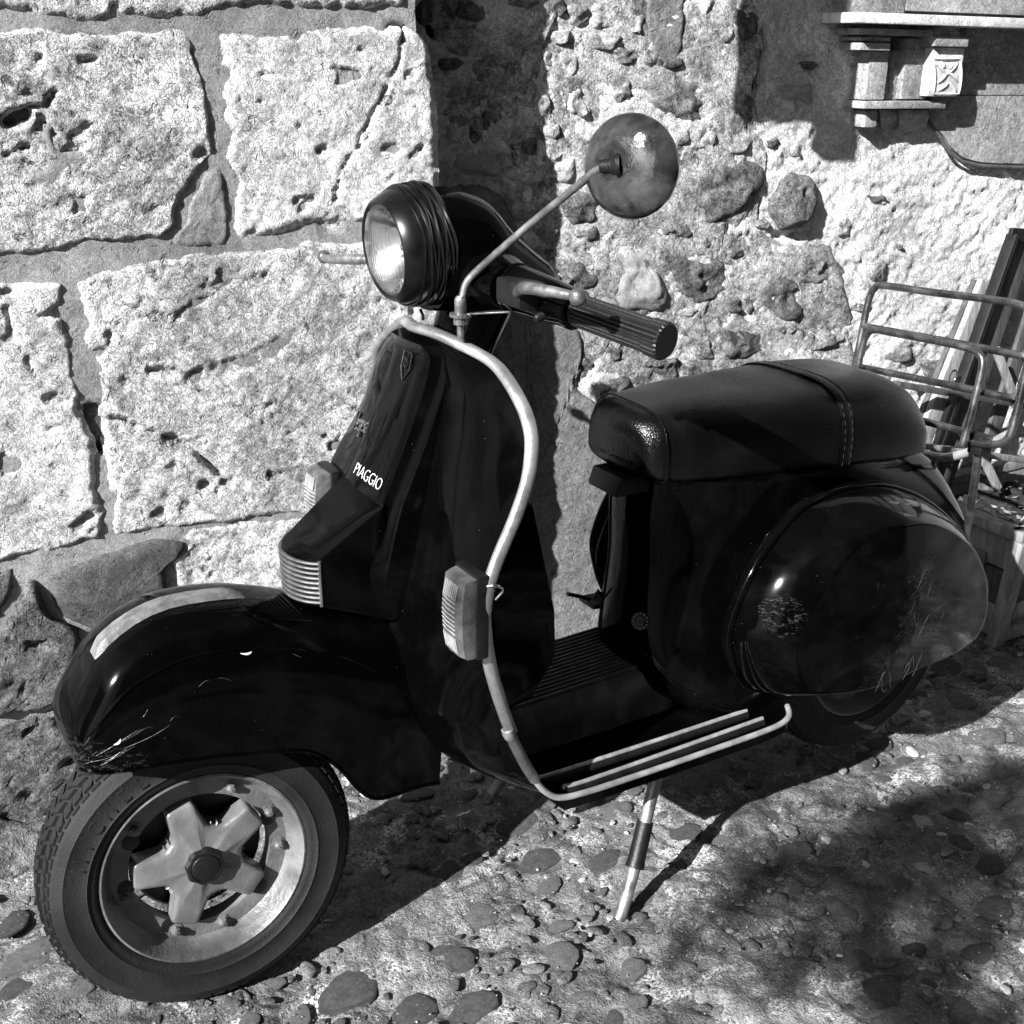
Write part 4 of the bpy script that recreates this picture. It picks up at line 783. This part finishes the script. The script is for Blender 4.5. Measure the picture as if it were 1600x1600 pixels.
def bar_side(s):
    A, B, C = V3(-.425, .035*s, .992), V3(-.420, .130*s, .995), V3(-.436, .235*s, .983); D_ = V3(-.483, .362*s, .966)
    n_ = 26; ax0 = unit(B-A)
    arm = MB(); pth = [A, V3(-.422, .085*s, .996), B]; rr = (.052, .040, .031)
    rg = []
    for p_, r_ in zip(respl(pth, 9), respl(np.array(rr)[:, None], 9)[:, 0]): t = np.linspace(0, 2*math.pi, n_, endpoint=False); rg.append([p_+V3(r_*1.15*math.cos(a), 0, r_*.92*math.sin(a)) for a in t])
    arm.add(*loft(rg, True)); arm.build('handlebar_arm', PAINT, HSET)
    ax = unit(D_-B); L1 = np.linalg.norm(C-B); LG_ = np.linalg.norm(D_-C)+.0
    obj('switch_housing', *lathe(B, ax, [(.028, -.004), (.0315, .0), (.0315, .004), (.0295, .006), (.0285, .03), (.0265, .07), (.0245, L1-.012), (.0255, L1-.008), (.0255, L1-.002), (.021, L1)], 32, (True, True)), PAINT, HSET)
    gp_ = []; m = 72
    e1 = unit(np.cross(ax, UPZ)); e2 = np.cross(e1, ax)
    C2 = B+ax*(L1-.001); L2 = np.linalg.norm(D_-C2)
    for h, r in [(0, .019), (.002, .0195), (.004, .0195), (L2-.024, .0200), (L2-.022, .0215), (L2-.003, .0222), (L2, .0205)]:
        t = np.linspace(0, 2*math.pi, m, endpoint=False); k = np.where(np.arange(m) % 3 == 0, -.0016, .0006) if .003 < h < L2-.001 else 0*t
        gp_.append([C2+ax*h+(r+kk)*(math.cos(a)*e1+math.sin(a)*e2) for a, kk in zip(t, k)])
    obj('grip', *loft(gp_, True), BLKPL, HSET, True, 15)
    lv = spline(np.array([(-.385, .195*s, 1.002), (-.372, .225*s, 1.013), (-.364, .255*s, 1.019), (-.370, .295*s, 1.021), (-.381, .330*s, 1.0205)]) if s > 0 else np.array([(-.398, -.155, .990), (-.368, -.20, .985), (-.345, -.26, .978), (-.351, -.31, .972), (-.359, -.335, .970)]), 30)
    V, F = tube(lv, np.r_[np.linspace(.006, .0078, 12), np.linspace(.0078, .0052, 18)], 12)
    lev = obj('brake_lever' if s < 0 else 'clutch_lever', V, F, ALU, HSET)
    obj('ball_end', *lathe(lv[-1], unit(lv[-1]-lv[-2]), [(.001, -.0105), (.006, -.009), (.0098, -.004), (.0105, 0), (.0098, .004), (.006, .009), (.001, .0105)], 20), ALU, lev)
    obj('lever_perch', *hexa([p_ for p_ in [V3(-.425, .142*s, .972), V3(-.385, .142*s, .982), V3(-.385, .20*s, .982), V3(-.425, .20*s, .972), V3(-.425, .142*s, 1.012), V3(-.385, .142*s, 1.014), V3(-.385, .20*s, 1.014), V3(-.425, .20*s, 1.012)]], .006), BLKPL, HSET)
    obj('switch_knob', *lathe(B+ax*.075-UPZ*.012+V3(.018, 0, 0), V3(1, 0, -.3), [(.001, .016), (.004, .0155), (.006, .012), (.006, 0)], 14), BLKPL, HSET)
bar_side(1); bar_side(-1)
# --- mirror
mp = np.array([(-.364, .092, .948), (-.365, .092, .962), (-.367, .093, .982), (-.371, .097, 1.000), (-.380, .112, 1.018), (-.402, .178, 1.072), (-.432, .262, 1.138), (-.434, .274, 1.146), (-.436, .284, 1.151), (-.441, .296, 1.1555)])
mst = spline(mp, 70)
MIR = obj('mirror', *tube(mst, .0048, 12), ALU, SC)
mc = V3(-.455, .307, 1.154); mn = unit(V3(.90, .50, .02))
obj('mirror_shell', *lathe(mc+mn*-.012, mn, [(.050, -.004), (.0565, -.003), (.0575, .001), (.055, .007), (.048, .013), (.036, .018), (.02, .0215), (.001, .0225)], 56), MIRB, MIR, True, 60)
obj('mirror_glass', *lathe(mc+mn*-.012, mn, [(.001, -.0035), (.05, -.0038)], 40), MIRG, MIR)
obj('ball_boot', *lathe(V3(-.442, .298, 1.1553), unit(mc-V3(-.434, .282, 1.150)), [(.006, -.014), (.0075, -.010), (.0085, -.003), (.0115, .004), (.014, .007), (.013, .011)], 20), BLKPL, MIR)
obj('clamp_nut', *lathe(V3(-.3645, .092, .958), UPZ, [(.0045, -.030), (.0045, -.012), (.009, -.012), (.009, -.003), (.014, -.002), (.014, .002), (.0075, .003), (.0078, .020), (.0055, .024)], 6 if False else 16, (True, True)), ALU, MIR, False)
obj('mirror_bracket', *hexa([V3(-.373, .083, .956), V3(-.356, .083, .956), V3(-.405, .145, .966), V3(-.425, .135, .966), V3(-.373, .083, .959), V3(-.356, .083, .959), V3(-.405, .145, .969), V3(-.425, .135, .969)], .001, 1), RACKM, MIR)
# --- body under the seat
BZ = [(.668, -.705, -1.24, .088, .090, 4), (.60, -.702, -1.36, .092, .09, 4), (.52, -.705, -1.43, .098, .11, 4), (.45, -.702, -1.48, .106, .115, 4), (.40, -.700, -1.485, .116, .115, 4), (.355, -.705, -1.47, .132, .11, 4), (.315, -.725, -1.42, .150, .105, 4), (.28, -.765, -1.34, .168, .10, 4), (.262, -.81, -1.28, .176, .095, 4)]
bs = []
for z, xf, xr, wf, wr, e in respl(BZ, 34):
    ring = []
    for a in np.linspace(0, 2*math.pi, 60, endpoint=False):
        ca, sa = math.cos(a), math.sin(a); X = (xf+xr)/2+(xf-xr)/2*np.sign(ca)*abs(ca)**(2/(4.5 if ca < 0 else 6)); f = (xf-X)/(xf-xr)
        wv = wf+(.15-wf)*sstep(0, .35, f) if f < .5 else .15+(wr-.15)*sstep(.5, 1, f); ring.append(V3(X, wv*np.sign(sa)*abs(sa)**(2/(3.2 if ca < 0 else 2.5)), z))
    bs.append(ring)
BODY = obj('body', *loft(bs, True), PAINT, SC, True, 60)
obj('round_sticker', *lathe(V3(-.708, .058, .433), unit(V3(.55, .75, .42)), [(.0001, .0004), (.0145, .0004), (.015, 0)], 32), BLKPL, BODY)
bd = MB(); bn = unit(V3(.55, .75, .42)); b1 = unit(np.cross(UPZ, bn)); b2 = np.cross(bn, b1); bc = V3(-.708, .058, .433)+bn*.0008
for a in np.linspace(0, 2*math.pi, 12, endpoint=False): bd.add(*lathe(bc+.0115*(math.cos(a)*b1+math.sin(a)*b2), bn, [(.0001, .0005), (.0018, .0004), (.002, 0)], 6))
for z, l in ((.0055, .004), (.002, .0065), (-.002, .0065), (-.0055, .004)): bd.add(*tube([bc+b1*-l+b2*z, bc+b1*l+b2*z], .0009, 5))
bd.build('sticker_print', CREST, BODY)
obj('brake_pedal', *hexa([V3(-.70, -.105, .405), V3(-.70, -.06, .405), V3(-.775, -.06, .395), V3(-.775, -.105, .395), V3(-.705, -.105, .413), V3(-.705, -.06, .413), V3(-.775, -.06, .41), V3(-.775, -.105, .41)], .003), BLKPL, SC)
obj('pedal_tip', *tube([V3(-.665, -.085, .432), V3(-.69, -.085, .422), V3(-.715, -.085, .410), V3(-.728, -.085, .424), V3(-.735, -.085, .412)], .0035, 8), BLKPL, SC)
obj('seat_catch', *hexa([V3(-.655, -.03, .645), V3(-.655, .05, .645), V3(-.72, .05, .645), V3(-.72, -.03, .645), V3(-.665, -.03, .675), V3(-.665, .05, .675), V3(-.72, .05, .675), V3(-.72, -.03, .675)], .006), BLKPL, SC)
# --- cowls
CB = np.array([(-.785, .180, .457), (-.788, .180, .42), (-.800, .18, .386), (-.818, .182, .355), (-.845, .185, .335), (-.95, .190, .310), (-1.06, .19, .296), (-1.17, .182, .286), (-1.28, .160, .268), (-1.39, .130, .256), (-1.455, .113, .258), (-1.484, .103, .290), (-1.482, .100, .330), (-1.462, .100, .385), (-1.425, .102, .430), (-1.36, .112, .492), (-1.28, .126, .548), (-1.19, .145, .596), (-1.10, .163, .630), (-1.03, .175, .643), (-.965, .179, .642), (-.90, .180, .624), (-.845, .18, .575), (-.808, .18, .520)])
def cowl(s):
    E = spline(CB, 130, True); c = V3(-1.10, .16, .44); fall = np.interp(E[:, 0], [-1.49, -1.3, -1.0, -.78], [.40, .80, 1.05, 1.0])
    rings = []
    for k, d in ((1.012, -.012), (1.012, .001), (1.0, .0035), (.992, .002), (.985, .010), (.972, .024), (.955, .036), (.93, .048), (.895, .0615), (.855, .0745), (.825, .0825), (.812, .0850), (.800, .0862), (.785, .0866), (.75, .0872), (.68, .089), (.55, .0925), (.38, .096), (.2, .0985), (.05, .099)):
        ring = c+(E-c)*V3(k, 1, k); fx_ = np.interp(ring[:, 0], [-1.49, -1.42, -1.3, -1.1, -.9, -.78], [.55, .68, .86, 1.02, 1.03, 1.]); bx_ = np.interp(ring[:, 0], [-1.49, -1.35, -1.2, -1.05, -.9, -.78], [.10, .122, .150, .176, .182, .18])
        ring[:, 1] = bx_+d*fx_+(E[:, 1]-np.interp(E[:, 0], [-1.49, -1.35, -1.2, -1.05, -.9, -.78], [.10, .122, .150, .176, .182, .18]))*max(0, (k-.85)/.15)
        rings.append(ring*V3(1, s, 1))
    o = obj('side_cowl', *loft(rings, True, (False, True)), PAINTC, SC, True, 70)
    obj('cowl_seam', *tube((E*V3(1, s, 1)+V3(0, .004*s, 0))*V3(1, 1, 1), .0032, 8, True), PAINT, o)
    return o
def csurf(u, v):
    x, z = u, v; fx_ = np.interp(x, [-1.49, -1.42, -1.3, -1.1, -.9, -.78], [.55, .68, .86, 1.02, 1.03, 1.]); bx_ = np.interp(x, [-1.49, -1.35, -1.2, -1.05, -.9, -.78], [.10, .122, .150, .176, .182, .18])
    e = math.hypot((x+1.10)/.37, (z-.44)/.2); return V3(x, bx_+fx_*np.interp(e, [0, .35, .6, .78, .86, 1.], [.0992, .0968, .0912, .0872, .075, .03])+.0004, z)
CWL = cowl(1); cowl(-1)
scratch_lines(csurf, 5, -1.21, -1.10, .402, .412, .0004, CWL, 'scratch', (.05, .002)); scratch_lines(csurf, 8, -1.16, -1.02, .332, .342, .00026, CWL, 'scratch', (.03, .004)); scratch_lines(csurf, 5, -1.2, -1.0, .40, .52, .0002, CWL, 'scratch', (.05, .004))
obj('rear_mudflap', *hexa([V3(-1.40, -.06, .20), V3(-1.40, .06, .20), V3(-1.52, .05, .30), V3(-1.52, -.05, .30), V3(-1.38, -.06, .34), V3(-1.38, .06, .34), V3(-1.50, .05, .36), V3(-1.50, -.05, .36)], .008), PAINT, SC)
obj('engine_case', *hexa([V3(-.98, -.14, .17), V3(-.98, .07, .19), V3(-1.30, .05, .19), V3(-1.30, -.16, .15), V3(-.95, -.14, .34), V3(-.95, .09, .34), V3(-1.30, .06, .36), V3(-1.30, -.16, .36)], .02), BLKPL, SC)
# --- seat
SS = [(-.652, .050, .742, .700), (-.657, .072, .757, .687), (-.672, .086, .769, .676), (-.70, .096, .778, .668), (-.78, .110, .786, .662), (-.88, .124, .787, .658), (-.98, .134, .786, .654), (-1.08, .139, .787, .650), (-1.18, .139, .786, .646), (-1.26, .134, .777, .642), (-1.315, .124, .757, .639), (-1.352, .110, .725, .636), (-1.375, .092, .69, .634), (-1.382, .070, .665, .634)]
SS = [(-.672+(q[0]+.652)*.835,)+q[1:] for q in SS]
st = []
for x, wv, zt, zb in respl(SS, 60):
    ring = []
    for a in np.linspace(0, 2*math.pi, 72, endpoint=False):
        ca, sa = math.cos(a), math.sin(a); y = wv*np.sign(ca)*abs(ca)**(2/3.6)
        zm = zb+(zt-zb)*.30; z = zm+(zt-zm)*np.sign(sa)*abs(sa)**(2/2.5) if sa > 0 else zm+(zm-zb)*np.sign(sa)*abs(sa)**(2/6); ring.append(V3(x-.010*(y/wv)**2*(1 if x > -.735 else 0), y, z))
    st.append(ring)
st = np.array(st); st = st+(fbm(st, 9, 2, 3)*.0035*sstep(.66, .72, st[..., 2]))[..., None]*V3(0, .4, 1)
SEAT = obj('seat', *loft(st, True), VINYL, SC, True, 70)
def seat_band(x, off, r, name, mat):
    i = np.argmin(np.abs(respl(SS, 60)[:, 0]-x)); ring = st[i]; c = ring.mean(0); sel = ring[ring[:, 2] > .655]; o = np.argsort(np.arctan2(sel[:, 2]-c[2]+.02, sel[:, 1])); sel = sel[o]
    sel = np.array([c+(q-c)*(1+off/np.linalg.norm(q-c)) for q in sel]); sel[:, 0] = x; return sel
bnd = seat_band(-1.035, .002, 0, '', None)
obj('seat_strap', *trim_tube(bnd, .010, .0022, 10), VINYL, SEAT)
obj('strap_edge', *tube(bnd+V3(.011, 0, .001), .0011, 6), VINYL, SEAT); obj('strap_edge', *tube(bnd+V3(-.011, 0, .001), .0011, 6), VINYL, SEAT)
sm = MB()
for dx in (.0078, -.0078):
    q = resample(bnd+V3(dx, 0, 0), 110)
    for i in range(4, 104, 2): n_ = unit(q[i]-V3(q[i][0], 0, .66)); sm.add(*tube([q[i]+n_*.0019, q[i+1]+n_*.0019], .0003, 4))
sm.build('stitching', simple('grey_thread', .02, .04, .7), SEAT)
nb = seat_band(-.715, .001, 0, '', None); obj('seat_piping', *tube(nb+V3(.006, 0, 0), .0014, 6), VINYL, SEAT)
# --- stand
for s in (1, -1):
    sp_ = np.array([(-.705, .140*s, .235), (-.668, .160*s, .165), (-.632, .180*s, .080), (-.597, .196*s, .010), (-.592, .197*s, .002)])
    stn = obj('centre_stand_leg', *tube(spline(sp_, 30), .0102, 14), ALU, SC)
    obj('stand_sleeve', *tube([sp_[1]*.72+sp_[2]*.28, sp_[1]*.4+sp_[2]*.6, sp_[1]*.08+sp_[2]*.92, sp_[1]*-.05+sp_[2]*1.05], [.0130, .0135, .0140, .0155], 16), BLKPL, stn)
obj('stand_crossbar', *tube([V3(-.705, -.145, .235), V3(-.705, .145, .235)], .011, 12), PAINT, SC)
# --- rear rack, folded up behind the seat
RX = lambda y, z: V3(-1.392-.10*(z-.7), y, z)
def rc(pts, n=60, r=.0068): return tube(spline(np.array([RX(*p_) for p_ in pts]), n), r, 12)
RK = obj('luggage_rack', *rc([(-.193, .60), (-.193, .72), (-.192, .80), (-.190, .845), (-.182, .864), (-.160, .872), (-.05, .878), (.08, .887), (.135, .888), (.160, .880), (.172, .858), (.175, .80), (.176, .72), (.174, .675), (.160, .655), (.13, .645), (.10, .640)], 120), RACKM, SC)
for pts in ([(-.192, .790), (0, .800), (.175, .808)], [(-.192, .712), (0, .725), (.172, .735)], [(-.192, .640), (-.02, .650), (.10, .655)]): obj('rack_bar', *rc(pts, 30), RACKM, RK)
for y, z in ((.170, .808), (.168, .735)): obj('rack_cap', *lathe(RX(y, z)+V3(.001, 0, 0), V3(0, 1, 0), [(.0095, -.006), (.0105, 0), (.0095, .006), (.001, .007)], 16), CHROME, RK)
obj('rack_hoop', *tube(spline(np.array([RX(y, z)+V3(.028, 0, 0) for y, z in [(-.160, .66), (-.160, .75), (-.155, .782), (-.140, .795), (-.10, .798), (0, .803), (.065, .805), (.098, .800), (.110, .782), (.110, .72), (.106, .64)]]), 100), .0066, 12), RACKM, RK)
obj('grab_rail', *tube(spline(np.array([(-1.375, -.07, .592), (-1.405, -.02, .583), (-1.418, .030, .587), (-1.42, .094, .622), (-1.42, .150, .664)]), 50), .0082, 12), STRIP, RK)
obj('rack_post', *tube([V3(-1.40, .108, .640), V3(-1.415, .10, .56), V3(-1.43, .088, .44)], .0072, 12), RACKM, RK)
obj('rack_clamp', *hexa([V3(-1.385, .095, .62), V3(-1.385, .125, .62), V3(-1.415, .125, .62), V3(-1.415, .095, .62), V3(-1.385, .095, .655), V3(-1.385, .125, .655), V3(-1.415, .125, .655), V3(-1.415, .095, .655)], .004), BLKPL, RK)

# ------------------------------------------------------------------ planter box and easel by the wall
PB = empty('planter_box', (-2.2, -.30, 0), 'old wooden planter box of soil standing on the cobbles behind the scooter', 'planter')
ZT = .275
def quad(z): k = z/ZT; return [V3(-1.93+.022*k, -.455, z), V3(-2.55, -.455-.02*k, z), V3(-2.55, -.150+.035*k, z), V3(-1.915+.015*k, -.158+.034*k, z)]
q0, q1 = quad(.012), quad(ZT)
mid = lambda a, b, t: a+(b-a)*t
for (i, j, nm) in ((3, 2, 'front_board'), (0, 3, 'end_board'), (1, 0, 'back_board')):
    for k in range(3 if nm != 'end_board' else 3):
        t0, t1 = k/3+.012, (k+1)/3-.012; z0 = lambda a, t: mid(q0[a], q1[a], t); ctr_ = (q0[0]+q0[2])/2
        a, b, c_, d = z0(i, t0), z0(j, t0), z0(j, t1), z0(i, t1); nn = unit(np.cross(b-a, d-a)); nn = nn if nn@(a-ctr_) > 0 else -nn
        obj(nm, *hexa([a-nn*.014, b-nn*.014, b, a, d-nn*.014, c_-nn*.014, c_, d], .003), WOODM if k != 1 else WOODD, PB, True, 30)
for i in range(4):
    obj('corner_post', *bar(q0[i]*V3(1, 1, 0)+V3(0, 0, .0)+V3(0, .008 if i > 1 else -.008, 0), q1[i]+V3(0, .008 if i > 1 else -.008, 0), .034, .03, (0, 1, 0)), WOODM, PB, True, 30)
for i, j in ((3, 2), (0, 3), (1, 0)): obj('rim_board', *bar(q1[i]+V3(0, 0, .012)+(q1[i]-q1[j])*.02, q1[j]+V3(0, 0, .012), .036, .024), WOODM, PB, True, 30)
obj('lower_rail', *bar(q0[3]+V3(.005, .014, .018), q0[2]+V3(0, .014, .018), .022, .034), WOODM, PB, True, 30)
obj('corner_plate', *hexa([V3(-1.925, -.128, .215), V3(-1.985, -.126, .215), V3(-1.985, -.122, .215), V3(-1.925, -.124, .215), V3(-1.925, -.120, .262), V3(-1.985, -.118, .262), V3(-1.985, -.114, .262), V3(-1.925, -.116, .262)], .001), ALU, PB)
obj('metal_plate', *hexa([V3(-1.905, -.20, .17), V3(-1.905, -.27, .17), V3(-1.898, -.27, .17), V3(-1.898, -.20, .17), V3(-1.905, -.20, .215), V3(-1.905, -.27, .215), V3(-1.898, -.27, .215), V3(-1.898, -.20, .215)], .002), RIMM, PB)
sx_, sy_ = np.meshgrid(np.linspace(-2.54, -1.94, 50), np.linspace(-.44, -.15, 26), indexing='ij'); sp3 = np.stack([sx_, sy_, 0*sx_+.235], -1); sp3[..., 2] += fbm(sp3, 22, 4, 6)*.02
tag(obj('soil', sp3, grid_faces(50, 26), SOIL, PB, True, 180), kind='stuff')
lm = MB()
for i in range(70):
    c_ = V3(rng.uniform(-2.5, -1.97), rng.uniform(-.42, -.17), .245+rng.uniform(0, .02)); a = rng.uniform(0, 6.3); L_ = rng.uniform(.012, .03); d = V3(math.cos(a), math.sin(a), rng.uniform(-.2, .5)); s_ = unit(np.cross(d, UPZ))*L_*.3
    lm.add([c_, c_+d*L_*.5+s_, c_+d*L_, c_+d*L_*.5-s_-V3(0, 0, .003)], [(0, 1, 2), (0, 2, 3)])
tag(lm.build('dead_leaves', RUB[1], PB, False), kind='stuff')
obj('dry_stem', *tube(spline(np.array([(-2.02, -.22, .25), (-2.03, -.2, .29), (-2.02, -.17, .30), (-2.05, -.14, .31)]), 20), .0022, 6), WOODL, PB)
EA = empty('wooden_frame', (-2.1, -.46, 0), 'tall weathered wooden frame of battens leaning on the wall behind the rack', 'frame')
ep = lambda u, v, y: on_y(u, v, y)
obj('batten', *bar(ep(1398, 800, -.40), ep(1540, 442, -.47), .050, .016, (0, 1, 0)), WOODL, EA, True, 30)
obj('batten', *bar(ep(1382, 800, -.412), ep(1526, 441, -.484), .03, .014, (0, 1, 0)), WOODD, EA, True, 30)
obj('panel_board', *bar(ep(1462, 770, -.40), ep(1598, 372, -.455), .085, .014, (0, 1, 0)), WOODD, EA, True, 30)
obj('panel_edge', *bar(ep(1440, 770, -.385), ep(1583, 366, -.44), .012, .03, (0, 1, 0)), BLKPL, EA, True, 30)
obj('panel_board', *bar(ep(1530, 740, -.41), ep(1650, 372, -.465), .05, .012, (0, 1, 0)), WOODD, EA, True, 30)
obj('panel_edge', *bar(ep(1578, 366, -.44), ep(1680, 372, -.44), .012, .03, (0, 0, 1)), BLKPL, EA, True, 30)
obj('brace', *bar(ep(1556, 545, -.385), ep(1592, 640, -.36), .022, .010, (0, 1, 0)), WOODM, EA, True, 30)
obj('brace', *bar(ep(1524, 690, -.375), ep(1560, 765, -.35), .022, .010, (0, 1, 0)), WOODM, EA, True, 30)
obj('crossbar', *bar(ep(1400, 600, -.39), ep(1640, 640, -.40), .022, .014, (0, 0, 1)), WOODD, EA, True, 30)
obj('crossbar', *bar(ep(1400, 690, -.375), ep(1640, 725, -.385), .026, .014, (0, 0, 1)), WOODM, EA, True, 30)
rg_ = ep(1489, 588, -.40); obj('ring', *tube([rg_+.012*(math.cos(a)*V3(-.9, .1, .2)+math.sin(a)*V3(.1, .1, 1.2)) for a in np.linspace(0, 2*math.pi, 30, endpoint=False)], .0024, 8, True), CHROME, EA)

# ------------------------------------------------------------------ a tree standing across the lane behind the camera: its shade dapples the ground
tr_root = empty('street_tree', (4.35, 3.35, 0), 'spreading street tree with long bare branches standing across the lane', 'tree')
LEAF = simple('leaf', .04, .09, .6, 0, 8)
BARK = stone_mat('bark', .05, .16, .004, .3, 60, .6, .3)
tk = MB(); tips = []
def limb(a, b, r0, r1, sd, sag=0.):
    t = np.linspace(0, 1, 14)[:, None]; P = a+(b-a)*t+UPZ*sag*np.sin(t*math.pi)+np.stack([fbm(np.c_[t*3, 0*t, 0*t+sd], 1, 2, sd+k)*.12*t[:, 0] for k in range(3)], 1); tk.add(*tube(P, np.linspace(r0, r1, 14), 8)); return P
def aim(u, v, t): return on_plane(u, v, V3(0, 0, 0), UPZ)-SUN*t
base = V3(4.35, 3.35, 0); forkp = V3(4.3, 3.2, 2.9)
limb(base, forkp, .11, .07, 3)
BR = [((1330, 1320), (1120, 1440), 6.0), ((1380, 1310), (1560, 1590), 6.1), ((1340, 1330), (1440, 1590), 5.9), ((1400, 1290), (1640, 1500), 6.2), ((1300, 1300), (1210, 1590), 6.0), ((1450, 1290), (1700, 1420), 6.2), ((1420, 1270), (1700, 1250), 6.1), ((1400, 1250), (1560, 1160), 6.0)]
hub = aim(1400, 1300, 6.05); limb(forkp, hub, .06, .035, 21)
for i, (a, b, t) in enumerate(BR): tips.append((limb(hub+rng.normal(0, .02, 3), aim(*b, t), .018, .008, 30+i), 1.))
tk.build('trunk', BARK, tr_root)
lv_ = []; lf = []; n_ = 0
def leaf_at(c, L_):
    global n_
    a = rng.normal(0, 1, 3); d = unit(a); s_ = unit(np.cross(d, rng.normal(0, 1, 3)))*L_*.32
    lv_.extend([c, c+d*L_*.5+s_, c+d*L_, c+d*L_*.5-s_]); lf.append((n_, n_+1, n_+2, n_+3)); n_ += 4
for P, k in tips:
    for q in P[3:]:
        for j in range(6): leaf_at(q+rng.normal(0, .018, 3), rng.uniform(.03, .06))
cc_ = [(aim(1400, 1300, 6.05), (.11, .05, .02), 50), (aim(1500, 1290, 6.1), (.09, .04, .02), 22), (aim(1220, 1400, 6.0), (.04, .03, .02), 30)]
for c, sp4, m in cc_:
    for j in range(m): leaf_at(c+rng.normal(0, 1, 3)*V3(*sp4), rng.uniform(.04, .07))
for j in range(1500):
    c = V3(4.5, 3.6, 3.9)+rng.normal(0, 1, 3)*V3(.6, .45, .4); leaf_at(c, rng.uniform(.05, .09))
obj('crown', np.array(lv_), np.array(lf), LEAF, tr_root, False)

# ------------------------------------------------------------------ unseen houses behind the camera, added to darken sky fill and reflections
HW = stone_mat('dim_house_render', .05, .13, .003, .2, 40, .8, .1)
SHUT = simple('shutter_paint', .04, .08, .5, 0, 6); PANE = simple('dark_pane', .01, .02, .08, 0, 4)
def house(x0, x1, y0, y1, h, label, wins, face):
    hs_ = empty('added_lane_house', ((x0+x1)/2, (y0+y1)/2, 0), label, 'house', 'added houses blocking the sky')
    obj('wall', *box((x0, y0, -.05), (x1, y1, h), .02), HW, hs_, False); obj('roof', *box((x0-.25, y0-.3, h+.001), (x1+.25, y1+.3, h+.2), .02), DMORT, hs_, False)
    for a, z, w_, hh in wins:
        lo, hi = ((a, y0-.03, z), (a+w_, y0+.03, z+hh)) if face == 'y' else ((x0-.03, a, z), (x0+.03, a+w_, z+hh))
        wf_ = obj('window', *box(lo, hi, .004), SHUT, hs_, False)
        lo2, hi2 = ((a+.08, y0-.036, z+.08), (a+w_-.08, y0-.02, z+hh-.08)) if face == 'y' else ((x0-.036, a+.08, z+.08), (x0-.02, a+w_-.08, z+hh-.08))
        obj('pane', *box(lo2, hi2, 0), PANE, wf_, False)
house(-9., -2.2, 4.4, 9., 6.6, 'tall dim rendered house added across the lane to block sky, farther from the tree', [(-8, 1.0, 1., 1.4), (-5.6, 1., 1., 1.4), (-3.4, .9, 0., 2.2), (-8, 3.9, 1., 1.4), (-5.6, 3.9, 1., 1.4), (-3.4, 3.9, 1., 1.4)], 'y')
house(-2.0, 4.6, 4.5, 9., 5.8, 'lower dim rendered house added across the lane to block sky, beside the tree', [(-1.4, 0., 1., 2.2), (.6, 1.0, 1.1, 1.4), (3., 1.0, 1., 1.4), (-1.4, 3.5, 1., 1.3), (.6, 3.5, 1., 1.3), (3., 3.5, 1., 1.3)], 'y')
house(15., 22., -3., 4.2, 6.4, 'low dim house added at the far end of the lane to block low sky', [(-2, 1., 1., 1.4), (.5, 0, 1., 2.2), (2.6, 1., 1., 1.4)], 'x')
